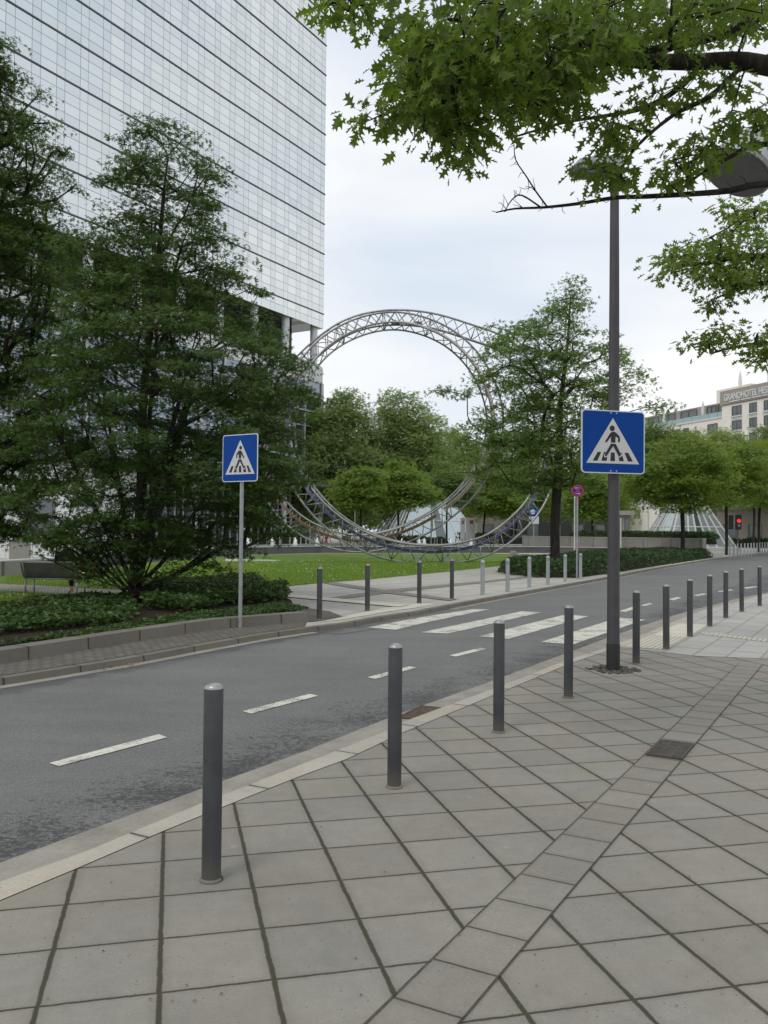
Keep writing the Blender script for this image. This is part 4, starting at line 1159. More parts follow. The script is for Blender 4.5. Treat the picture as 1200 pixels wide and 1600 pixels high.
# ------------------------------------------------------------------ people
def skinned(name, verts, edges, radii, mat, parent=None, lvl=1):
    me = bpy.data.meshes.new(name); me.from_pydata(verts, edges, []); me.materials.append(mat)
    o = bpy.data.objects.new(name, me); COL.objects.link(o)
    if parent is not None: o.parent = parent
    s = o.modifiers.new('skin', 'SKIN')
    for i, r in enumerate(radii):
        rr = r if isinstance(r, tuple) else (r, r)
        me.skin_vertices[0].data[i].radius = rr
    me.skin_vertices[0].data[0].use_root = True
    s.use_smooth_shade = True
    b = o.modifiers.new('sub', 'SUBSURF'); b.levels = lvl; b.render_levels = lvl
    return o
def chain(pts, start=0):
    return [(i, i+1) for i in range(len(pts)-1)]
def person_sitting():
    # seat surface 0.43 high; person faces +y of the bench (away from the camera)
    px_ = L_/2 - .34
    r = empty('person', (bx, by, 0), bn_.rotation_euler[2])
    tag(r, 'person in dark trousers sitting cross-legged on the bench behind the tree', 'person')
    S = lambda x, y, z: (px_+x, y, z)
    # body: hips, torso, neck, head, arms, legs in one skin
    v = [S(0, .16, .54), S(0, .12, .74), S(0, .06, .98), S(0, .07, 1.08), S(0, .10, 1.13), S(0, .115, 1.22), S(0, .11, 1.30),
         S(-.17, .07, 1.00), S(-.22, .12, .78), S(-.14, .32, .66), S(-.06, .38, .64),
         S(.17, .07, 1.00), S(.23, .13, .78), S(.16, .34, .68), S(.10, .41, .67),
         S(-.10, .20, .54), S(-.10, .62, .50), S(-.10, .64, .10), S(-.10, .76, .05),
         S(.10, .20, .55), S(.22, .52, .64), S(.50, .56, .52), S(.60, .58, .48)]
    e = [(0, 1), (1, 2), (2, 3), (3, 4), (4, 5), (5, 6), (2, 7), (7, 8), (8, 9), (9, 10), (2, 11), (11, 12), (12, 13), (13, 14), (0, 15), (15, 16), (16, 17), (17, 18), (0, 19), (19, 20), (20, 21), (21, 22)]
    rd = [(.15, .11), (.14, .10), (.15, .09), (.05, .05), (.055, .06), (.08, .095), (.06, .07), .055, .045, .035, .03, .055, .045, .035, .03, .085, .065, .045, .04, .085, .065, .05, .045]
    skinned('body', v, e, rd, M['skin'], r)
    skinned('jacket', [v[0], v[1], v[2], v[7], v[8], S(-.155, .29, .675), v[11], v[12], S(.17, .31, .70)], [(0, 1), (1, 2), (2, 3), (3, 4), (4, 5), (2, 6), (6, 7), (7, 8)],
            [(.175, .135), (.17, .13), (.175, .12), .085, .068, .055, .085, .068, .055], M['cloth_dk'], r)
    skinned('trousers', [S(0, .16, .53), v[15], v[16], S(-.10, .64, .16), v[19], v[20], S(.44, .555, .55)], [(0, 1), (1, 2), (2, 3), (0, 4), (4, 5), (5, 6)], [(.155, .12), .095, .078, .06, .095, .078, .06], M['cloth_dk'], r)
    skinned('hair', [S(0, .09, 1.20), S(0, .09, 1.27), S(0, .11, 1.33)], [(0, 1), (1, 2)], [.085, .095, .06], M['bark'], r)
    skinned('shoe', [S(.53, .56, .50), S(.60, .57, .475), S(.70, .60, .47)], [(0, 1), (1, 2)], [.052, .055, .04], M['shoe'], r)
    skinned('shoe', [S(-.10, .64, .06), S(-.10, .70, .05), S(-.10, .84, .035)], [(0, 1), (1, 2)], [.052, .055, .035], M['shoe'], r)
person_sitting()
bg_ = empty('shoulder_bag', (bx, by, 0), bn_.rotation_euler[2]); tag(bg_, 'tan and white bag resting on the right end of the bench', 'bag')
MB().prism([(L_/2-.16, .43), (L_/2+.02, .43), (L_/2+.0, .60), (L_/2-.13, .63)], .10, .24).build('pouch', M['cloth_tan'], bg_, bevel=.02)
MB().tube([(L_/2-.13, .17, .60), (L_/2-.08, .17, .70), (L_/2-.02, .17, .59)], .012, 6).build('strap', M['cloth_wh'], bg_, smooth=True)
def walker(px, D, label, top, low, yaw):
    q = P(px, 840, D); r = empty('person', (q.x, q.y, 0), R(yaw)); tag(r, label, 'person', 'people by the lobby')
    v = [(0, 0, .95), (0, 0, 1.2), (0, 0, 1.42), (0, 0, 1.52), (0, .01, 1.62), (0, 0, 1.74), (-.18, 0, 1.42), (-.24, .02, 1.15), (-.22, .12, .90), (.18, 0, 1.42), (.24, -.02, 1.15), (.24, .05, .88),
         (-.10, 0, .90), (-.11, .08, .50), (-.11, .02, .08), (-.11, .14, .04), (.10, 0, .90), (.11, -.02, .50), (.11, -.18, .10), (.11, -.08, .04)]
    e = [(0, 1), (1, 2), (2, 3), (3, 4), (4, 5), (2, 6), (6, 7), (7, 8), (2, 9), (9, 10), (10, 11), (0, 12), (12, 13), (13, 14), (14, 15), (0, 16), (16, 17), (17, 18), (18, 19)]
    rd = [(.15, .10), (.14, .10), (.16, .09), .05, (.08, .10), .06, .055, .042, .03, .055, .042, .03, .085, .06, .04, .035, .085, .06, .04, .035]
    skinned('body', v, e, rd, M['skin'], r)
    skinned('shirt', [v[0], v[1], v[2], v[6], v[7], v[9], v[10]], [(0, 1), (1, 2), (2, 3), (3, 4), (2, 5), (5, 6)], [(.165, .115), (.155, .115), (.165, .10), .068, .055, .068, .055], top, r)
    skinned('trousers', [(0, 0, .93), v[12], v[13], v[14], v[16], v[17], v[18]], [(0, 1), (1, 2), (2, 3), (0, 4), (4, 5), (5, 6)], [(.16, .12), .095, .07, .052, .095, .07, .052], low, r)
    skinned('hair', [(0, -.01, 1.66), (0, -.01, 1.76)], [(0, 1)], [.095, .075], M['bark'], r)
walker(503, 86, 'walking person in a white and blue shirt in front of the lobby', M['cloth_bl'], M['cloth_wh'], 60)
walker(510, 87, 'walking person in red trousers in front of the lobby', M['cloth_wh'], M['cloth_rd'], 80)

# ------------------------------------------------------------------ cars far behind the basin
def car(px, D, yaw, paint, label):
    q = P(px, 840, D); r = empty('parked_car', (q.x, q.y, 0), R(yaw)); tag(r, label, 'car', 'parked cars behind the basin')
    side = [(-2.15, .35), (-2.2, .75), (-2.05, .95), (-1.35, 1.02), (-.75, 1.42), (.65, 1.46), (1.45, 1.10), (1.65, .98), (2.15, .90), (2.2, .45), (2.1, .3)]
    MB().prism(side, -.86, .86).build('body', paint, r, bevel=.06)
    for s in (-1, 1): MB().prism([(-1.2, 1.03), (-.70, 1.36), (.60, 1.40), (1.28, 1.08)], s*.865, s*.875).build('side_window', M['winglass'], r)
    M_ = MB(); M_.add([(-1.30, -.7, 1.06), (-1.30, .7, 1.06), (-.80, .62, 1.41), (-.80, -.62, 1.41), (-1.34, -.7, 1.06), (-1.34, .7, 1.06), (-.84, .62, 1.42), (-.84, -.62, 1.42)], [(0, 1, 2, 3), (4, 5, 6, 7), (0, 1, 5, 4), (2, 3, 7, 6)])
    M_.build('windscreen', M['winglass'], r)
    for sx in (-1.35, 1.35):
        for s in (-1, 1):
            w = MB().lathe([(.20, -.1), (.32, -.1), (.32, .1), (.20, .1)], n=18); w.v = [(a+sx, c+s*.80, b+.32) for a, b, c in w.v]; t = w.build('wheel', M['tyre'], r)
            w = MB().lathe([(.19, -.02), (.19, .02)], n=14); w.v = [(a+sx, c+s*.90, b+.32) for a, b, c in w.v]; w.build('rim', M['galv'], t)
    for s in (-1, 1): MB().box((-2.17, s*.62, .74), (.06, .3, .14)).build('headlight', M['swhite'], r)
car(583, 96, 20, M['carw'], 'white parked car left of the large glass pyramid')
car(808, 88, 10, M['cark'], 'black parked car at the left end of the planter wall')
car(478, 100, 80, M['carr'], 'grey parked car glimpsed behind the sculpture near the lobby')
car(690, 118, 5, M['carr'], 'grey parked car behind the left glass pyramid')

# ------------------------------------------------------------------ vegetation
def leaf_cloud(name, C, A, Nn, S, mat, parent, kind='simple'):
    """C centres, A leaf axis, Nn leaf normal (N,3), S sizes: one folded leaf each"""
    A = A/np.linalg.norm(A, axis=1, keepdims=True)
    B = np.cross(Nn, A); B /= np.linalg.norm(B, axis=1, keepdims=True)+1e-9; Z = np.cross(A, B)
    if kind == 'simple':
        T = [(0, 0, 0), (.32, .27, .06), (.72, .21, .04), (1, 0, -.06), (.72, -.21, .04), (.32, -.27, .06)]; F_ = [(0, 3, 2, 1), (0, 5, 4, 3)]
    elif kind == 'spray':      # a twig end with five narrow leaves, seen further away
        T = [(0, 0, 0), (.5, .12, .02), (1, 0, -.08), (.5, -.12, .02), (.12, .02, 0), (.42, .42, .03), (.78, .50, -.06), (.55, .22, 0), (.12, -.02, 0), (.42, -.42, .03), (.78, -.50, -.06), (.55, -.22, 0)]
        F_ = [(0, 1, 2, 3), (4, 7, 6, 5), (8, 9, 10, 11)]
    else:                      # lobed red oak leaf
        h = [(0, .0), (.12, .03), (.20, .20), (.27, .07), (.33, .09), (.50, .38), (.52, .14), (.60, .11), (.78, .30), (.78, .09), (1.0, .0)]
        T = [(x, y, .22*y-.12*x*x) for x, y in h] + [(x+.04, -y*.9, .22*y-.12*x*x) for x, y in h[1:-1]]
        n = len(h); F_ = [tuple(range(n-1, -1, -1)), tuple([0] + list(range(n, n+n-2)) + [n-1])]
    T = np.array(T); k = len(T); n = len(C)
    V = C[:, None, :] + S[:, None, None]*(T[None, :, 0:1]*A[:, None] + T[None, :, 1:2]*B[:, None] + T[None, :, 2:3]*Z[:, None])
    polys = [np.array(f)[None, :] + (np.arange(n)*k)[:, None] for f in F_]
    return np_mesh(name, V.reshape(-1, 3), polys, mat, parent)
def unit(v): return v/(np.linalg.norm(v, axis=1, keepdims=True)+1e-9)
def branch_net(starts, targets, rng, seg=.5, rise=.35, wob=.10, r0=.012, power=.5, rmax=.2, n_side=5, min_r=.006, name='trunk', mat=None, parent=None, start_r=None):
    """starts: list of polylines [(x,y,z)...]; the first is the trunk. Each target is joined to its nearest node."""
    nodes = []; par = []; mins = []
    for pi, pl in enumerate(starts):
        for i, p in enumerate(pl):
            if i == 0 and pi > 0:
                d = [np.linalg.norm(np.array(p)-q) for q in nodes]; par.append(int(np.argmin(d)))
            else: par.append(len(nodes)-1 if i else -1)
            nodes.append(np.array(p, float)); sr = (start_r or {}).get(pi); mins.append(sr[0] + (sr[1]-sr[0])*i/max(1, len(pl)-1) if sr else 0)
    base_n = len(nodes)
    N = np.array(nodes); order = np.argsort([np.min(np.linalg.norm(N-t, axis=1)) for t in targets])
    cap = len(nodes) + len(targets)*8; buf = np.zeros((cap, 3)); buf[:len(nodes)] = N; cnt = len(nodes); parent_i = par + [0]*(cap-len(par))
    load = np.zeros(cap)
    for ti in order:
        t = targets[ti]; Q = buf[:cnt]; d = t - Q; L = np.linalg.norm(d, axis=1)
        hor = np.hypot(d[:, 0], d[:, 1]); cost = L + np.maximum(0, hor*rise - d[:, 2])*.9
        i = int(np.argmin(cost)); a = Q[i].copy(); m = max(1, min(6, int(L[i]/seg))); prev = i
        side = rng.normal(size=3)*wob*L[i]
        for k in range(1, m+1):
            f = k/m; p = a + (t-a)*f + side*math.sin(math.pi*f) + np.array([0, 0, 1])*math.sin(math.pi*f)*L[i]*.05
            buf[cnt] = p; parent_i[cnt] = prev; prev = cnt; cnt += 1
        load[prev] += 1
    for i in range(cnt-1, 0, -1):
        if parent_i[i] >= 0: load[parent_i[i]] += load[i]
    rad = np.clip(r0*np.maximum(load, .6)**power, min_r, rmax)
    rad[:base_n] = np.maximum(rad[:base_n], mins)
    if start_r and 'cap' in start_r: rad[:base_n] = np.where(np.array(mins) > 0, mins, rad[:base_n])
    verts = []; faces = []
    ang = np.arange(n_side)*2*math.pi/n_side
    for i in range(1, cnt):
        j = parent_i[i]
        if j < 0: continue
        a, b = buf[j], buf[i]; t = b-a; l = np.linalg.norm(t)
        if l < 1e-5: continue
        t = t/l; u = np.cross(t, [0.31, .17, .93] if abs(t[2]) < .9 else [1, 0, 0]); u /= np.linalg.norm(u); w = np.cross(t, u)
        ra, rb_ = min(rad[j], rad[i]*1.35), rad[i]; o = len(verts)
        ring = np.cos(ang)[:, None]*u + np.sin(ang)[:, None]*w
        verts.extend(a - t*ra*.3 + ring*ra); verts.extend(b + ring*rb_)
        faces.extend([(o+k, o+(k+1) % n_side, o+n_side+(k+1) % n_side, o+n_side+k) for k in range(n_side)])
    np_mesh(name, np.array(verts), [np.array(faces)], mat or M['bark'], parent, smooth=True)
def crown_points(rows, n, rng, shell=.45, axis=0.0, depth=1.0, gaps=0.0):
    """rows: (z, x_left, x_right) from the top down -> points inside that lumpy body, in local metres"""
    rows = sorted(rows); zs = [r[0] for r in rows]; xl = [r[1] for r in rows]; xr = [r[2] for r in rows]
    area = []; out = []
    zz = np.linspace(zs[0], zs[-1], 60); wd = np.interp(zz, zs, xr) - np.interp(zz, zs, xl); cdf = np.cumsum(wd**1.5); cdf /= cdf[-1]
    ph = rng.uniform(0, 6.28, 4)
    while len(out) < n:
        z = np.interp(rng.random(), cdf, zz) + rng.normal()*.05; l = np.interp(z, zs, xl); r = np.interp(z, zs, xr)
        th = rng.uniform(0, 2*math.pi); q = 1-(1-shell)*rng.random()**1.2 if rng.random() < .72 else rng.random()*.8
        q *= .90 + .12*math.sin(3*th+ph[0]+z) + .06*math.sin(5*th+ph[1]-2*z)
        c = (l+r)/2; hw = (r-l)/2
        x = c + hw*q*math.cos(th); y = hw*q*math.sin(th)*depth
        out.append((x, y, z))
    return np.array(out)
def foliage(T, rng, per, spread, flat, size, mat, parent, kind='simple', droop=.25, jit=.5, layered=True, name='crown', centre=None):
    n = len(T)
    k = rng.poisson(per, n); idx = np.repeat(np.arange(n), k); N_ = len(idx)
    sp_ = spread*rng.uniform(.6, 1.35, n)[idx]
    off = np.clip(rng.normal(size=(N_, 3)), -1.7, 1.7)*sp_[:, None]*.5; off[:, 2] *= flat
    if centre is not None:
        outw = T[idx] - centre; outw[:, 2] *= .2; outw = unit(outw)
        # flat sprays tip down toward the outside
        off[:, 2] -= np.sum(off*outw, axis=1)*.22
    C = T[idx] + off
    dirv = off.copy()
    if centre is not None: dirv = dirv + outw*spread*.5
    dirv[:, 2] *= .3; dirv = unit(dirv + rng.normal(size=(N_, 3))*.25*spread); dirv[:, 2] -= droop + rng.random(N_)*droop
    nrm = np.array([0, 0, 1.0]) + rng.normal(size=(N_, 3))*jit
    S = size*(rng.uniform(.5, 1.35, N_) if kind == 'oak' else rng.uniform(.6, 1.25, N_))
    return leaf_cloud(name, C, unit(dirv), unit(nrm), S, mat, parent, kind)
def tree(px, D, rows, label, n, per, spread, size, leaf, seed, trunk_r=.15, flat=.3, kind='simple', shell=.45, fork=.12, rise=.3, depth=1.0, name='tree', group=None, bark=None, jit=.5, low=None, extra=None, rlimb=.011, droop=.25, cat='tree', stems=0):
    rng = np.random.default_rng(seed)
    v = P(px, 850, D); bx_, by_ = v.x, D
    root = empty(name, (bx_, by_, 0)); tag(root, label, cat, group)
    R_ = []
    for y, a, b in rows:
        z = P((a+b)/2, y, D).z; R_.append((z, (a-px)/F*D, (b-px)/F*D))
    ztop = max(r[0] for r in R_); zlow = min(r[0] for r in R_)
    T = crown_points(R_, n, rng, shell, depth=depth)
    if extra is not None: T = np.vstack([T, np.array([(P(x, y, D).x-bx_, dy, P(x, y, D).z) for x, y, dy in extra])])
    tz = np.linspace(0, ztop*.93, 14); lean = rng.normal(size=2)*.012*ztop
    topx = (R_[0][1]+R_[0][2])/2 if R_[0][0] == ztop else 0
    tr = [(topx*(z/ztop)**2 + math.sin(z*1.3+seed)*.03*ztop*.1, math.cos(z*1.1)*.02, z) for z in tz]
    starts = [tr]
    for s in range(stems):
        a = rng.uniform(0, 6.28); L_2 = rng.uniform(.35, .6)*ztop; z0_ = rng.uniform(.1, .9)
        ca, sa = math.cos(a)*rng.uniform(.12, .3)*ztop, math.sin(a)*rng.uniform(.12, .3)*ztop
        starts.append([(0, 0, z0_)] + [(ca*f, sa*f, z0_ + L_2*f**1.0) for f in (.15, .3, .45, .6, .8, 1)])
    for s in range(low or 0):
        a = 6.283*s/low + rng.uniform(-.3, .3); rr_ = rng.uniform(1.0, 2.0); h_ = rng.uniform(.7, 1.5); z0_ = rng.uniform(.1, .5)
        starts.append([(0, 0, z0_)] + [(math.cos(a)*rr_*f, math.sin(a)*rr_*f, z0_ + h_*f**1.3) for f in (.1, .25, .4, .55, .7, .85, 1)])
    branch_net(starts, T, rng, seg=max(.35, ztop*.05), rise=rise, rmax=trunk_r, r0=rlimb*ztop/9, mat=bark or M['bark'], parent=root, min_r=.0016*ztop*.5, power=.48)
    foliage(T, rng, per, spread, flat, size, leaf, root, kind, droop, jit, centre=np.array([0, 0, ztop*.5]))
    return root

tree(213, 18.5, [(192, 240, 285), (212, 190, 310), (240, 160, 322), (290, 135, 348), (325, 135, 352), (350, 120, 350), (390, 100, 365), (430, 85, 385), (450, 80, 400), (480, 75, 415),
                 (540, 45, 485), (590, 30, 515), (640, 20, 500), (690, 15, 520), (730, 15, 528), (770, 20, 490), (810, 40, 440), (845, 75, 400), (865, 120, 330)],
     'tall dark hornbeam with low sweeping branches beside the crossing sign', 980, 95, .42, .098, M['leafA'], 11, trunk_r=.19, flat=.24, rise=.45, stems=8, name='hornbeam_tree', rlimb=.0062, kind='spray', shell=.6, low=14, extra=[(110, 878, .6), (255, 900, -.9), (190, 905, -1), (280, 892, -1.1), (230, 888, -1.4), (170, 878, -1.2), (310, 880, -1), (350, 890, 0), (130, 900, .3), (125, 866, .2), (142, 884, .4), (92, 862, 0), (162, 892, -.2), (75, 850, .3), (100, 850, -.4), (118, 888, .9), (330, 880, -.5), (365, 868, .4), (345, 850, .8), (385, 855, -.3), (60, 838, 0), (412, 840, .2), (440, 826, .3), (150, 868, -.8), (180, 880, 1), (300, 895, .5)])
tree(-70, 20.5, [(62, -25, 12), (110, -70, 35), (160, -90, 45), (215, -110, 85), (250, -120, 103), (300, -130, 103), (345, -130, 110), (380, -150, 118), (440, -160, 125), (520, -170, 120), (600, -180, 110),
                 (680, -180, 110), (740, -170, 95), (800, -150, 70), (840, -120, 40)],
     'dark leafy tree cut off by the left edge of the picture', 700, 95, .48, .106, M['leafA'], 12, trunk_r=.2, flat=.25, rise=.4, stems=5, name='hornbeam_tree', kind='spray')
tree(868, 35, [(433, 888, 902), (455, 868, 914), (480, 838, 924), (502, 792, 928), (520, 740, 930), (545, 735, 980), (570, 728, 1008), (600, 735, 1015), (640, 740, 1000), (680, 715, 960), (705, 700, 950), (735, 712, 955), (762, 760, 935)],
     'open crowned park oak standing in the clipped hedge behind the pale bollards', 370, 60, .60, .165, M['leafC'], 21, trunk_r=.27, flat=.34, rise=.2, name='park_oak_tree', kind='spray', shell=.5, rlimb=.0088,
     extra=[(895, 437, 0), (889, 450, .2), (901, 456, -.2), (880, 466, .3), (868, 482, 0), (907, 472, .2), (893, 470, -.4), (700, 608, .5), (686, 606, .6), (715, 612, .3), (730, 618, 0), (1040, 632, 0), (1030, 636, .3), (1015, 634, .4), (995, 575, 1), (690, 742, -.6), (1000, 595, -.5)])
# two large planes and their neighbours
pl = 'large rounded plane tree in the background, '
tree(545, 105, [(613, 515, 562), (630, 500, 580), (655, 480, 595), (690, 455, 610), (750, 450, 615), (790, 455, 600), (812, 480, 590)], pl+'left of the pair beside the tower edge', 330, 105, 1.8, .42, M['leafD'], 31, trunk_r=.45, flat=.6, name='plane_tree', kind='spray', group='plane trees', rlimb=.008)
tree(635, 108, [(615, 598, 642), (632, 580, 662), (655, 568, 685), (700, 560, 715), (750, 565, 730), (790, 575, 720), (812, 600, 700)], pl+'right of the pair, framed by the ring', 330, 105, 1.8, .42, M['leafD'], 32, trunk_r=.45, flat=.6, name='plane_tree', kind='spray', group='plane trees', rlimb=.008)
tree(712, 116, [(668, 690, 728), (685, 670, 750), (720, 655, 780), (760, 650, 790), (800, 670, 770)], pl+'lower one right of the pair', 180, 100, 1.7, .42, M['leafD'], 33, trunk_r=.4, flat=.6, name='plane_tree', kind='spray', group='plane trees', rlimb=.008)
tree(470, 112, [(700, 440, 500), (740, 420, 520), (790, 420, 520), (815, 440, 500)], pl+'dark one in front of the tower base', 90, 100, 2.2, .44, M['leafC'], 34, trunk_r=.35, flat=.6, name='plane_tree', kind='spray', group='plane trees', rlimb=.008)
tree(800, 125, [(672, 770, 830), (700, 745, 870), (750, 735, 890), (800, 750, 880)], pl+'behind the park oak', 170, 95, 1.9, .46, M['leafD'], 35, trunk_r=.4, flat=.6, name='plane_tree', kind='spray', group='plane trees', rlimb=.008)
tree(925, 125, [(700, 900, 950), (730, 870, 985), (770, 865, 990), (805, 880, 975)], pl+'left of the big crossing sign post', 140, 95, 1.9, .46, M['leafD'], 36, trunk_r=.4, flat=.6, name='plane_tree', kind='spray', group='plane trees', rlimb=.008)
tree(1040, 120, [(664, 1010, 1060), (680, 990, 1095), (710, 975, 1112), (740, 975, 1120), (780, 990, 1110)], pl+'dark one in front of the hotel wing', 170, 100, 2.2, .46, M['leafC'], 37, trunk_r=.4, flat=.6, name='plane_tree', kind='spray', group='plane trees', rlimb=.008)
tree(1205, 115, [(668, 1190, 1230), (690, 1172, 1260), (730, 1150, 1270), (790, 1150, 1270)], pl+'at the right picture edge below the hotel windows', 120, 100, 2.2, .46, M['leafC'], 38, trunk_r=.4, flat=.6, name='plane_tree', kind='spray', group='plane trees', rlimb=.008)
tree(1110, 135, [(676, 1090, 1135), (700, 1065, 1175), (740, 1060, 1180), (790, 1075, 1170)], pl+'pale one centred below the hotel corner', 120, 100, 2.3, .46, M['leafD'], 39, trunk_r=.4, flat=.6, name='plane_tree', kind='spray', group='plane trees', rlimb=.008)
ly_ = 'layered light green young tree, '
LT = [(622, 74, [(722, 608, 636), (738, 590, 655), (755, 570, 672), (772, 560, 685), (786, 575, 675), (794, 590, 655)], 'centred in front of the large glass pyramid', 'leafE'),
      (563, 70, [(735, 545, 590), (752, 530, 600), (770, 520, 600), (784, 520, 595), (794, 535, 580)], 'left of the large glass pyramid', 'leafE'),
      (698, 80, [(738, 680, 715), (752, 660, 740), (768, 660, 750), (784, 668, 740)], 'right of the large glass pyramid', 'leafC'),
      (755, 86, [(742, 740, 790), (760, 725, 815), (780, 720, 830), (800, 735, 815)], 'yellowish one between the two sculpture limbs', 'leafE'),
      (805, 90, [(748, 790, 850), (768, 775, 865), (790, 775, 860), (806, 790, 845)], 'yellowish one just left of the park oak trunk', 'leafE'),
      (925, 84, [(740, 890, 960), (765, 875, 985), (790, 880, 985), (808, 900, 965)], 'behind the no stopping sign', 'leafE'),
      (1067, 57, [(680, 1035, 1085), (696, 1005, 1120), (715, 975, 1145), (735, 962, 1150), (758, 965, 1140), (780, 990, 1120), (795, 1020, 1100)], 'widest one, before the right glass pyramid', 'leafE'),
      (1135, 67, [(675, 1110, 1165), (700, 1085, 1200), (728, 1075, 1215), (760, 1080, 1205), (790, 1095, 1185)], 'standing at the kerb just left of the slim bollard row', 'leafE'),
      (1186, 78, [(690, 1165, 1220), (715, 1145, 1240), (750, 1145, 1245), (790, 1160, 1230)], 'at the right picture edge behind the traffic light', 'leafE'),
      (1104, 88, [(720, 1085, 1130), (750, 1070, 1145), (790, 1080, 1135)], 'slim one in front of the right glass pyramid', 'leafC'),
      (1178, 100, [(712, 1160, 1200), (745, 1140, 1215), (785, 1150, 1210)], 'far one between the slim trunks by the shop building', 'leafE'),
      (1240, 70, [(680, 1210, 1280), (720, 1190, 1300), (780, 1200, 1290)], 'with its crown touching the right picture edge', 'leafE')]
for i, (px, D, rows, lb, lm) in enumerate(LT):
    s_ = D/60
    tree(px, D, rows, ly_+lb, 95 if D > 60 else 190, 110, 1.05*s_, .23*s_, M[lm], 50+i, trunk_r=.17*s_ if px != 1135 else .2, flat=.26, rise=.15, kind='spray', name='young_tree', group='light green young trees', shell=.4, rlimb=.013, jit=.4)
# dark trunks that lean in front of the pyramid
for px, D, w, lb in ((604, 84, .30, 'leaning dark trunk'), (617, 80, .0, '')):
    pass

# near oak whose branches hang into the picture
def limb(pts, root=None):
    q = ([Vector(root)] if root else []) + [P(x, y, D) for x, y, D in pts]; o = []
    for i in range(len(q)-1):
        p0, p1, p2, p3 = q[max(i-1, 0)], q[i], q[i+1], q[min(i+2, len(q)-1)]
        for k in range(3):
            t = k/3; t2, t3 = t*t, t*t*t
            o.append(tuple(.5*((2*p1) + (p2-p0)*t + (2*p0-5*p1+4*p2-p3)*t2 + (3*p1-p0-3*p2+p3)*t3)))
    return o + [tuple(q[-1])]
def clusters(zones, rng, exact=None):
    out = []
    for (cx, cy, rx, ry, D, dd, n) in zones:
        a = rng.uniform(0, 6.28, n); q = np.sqrt(rng.random(n))
        for i in range(n):
            out.append(tuple(P(cx+rx*q[i]*math.cos(a[i]), cy+ry*q[i]*math.sin(a[i]), D + rng.uniform(-dd, dd))))
    return np.array(out)
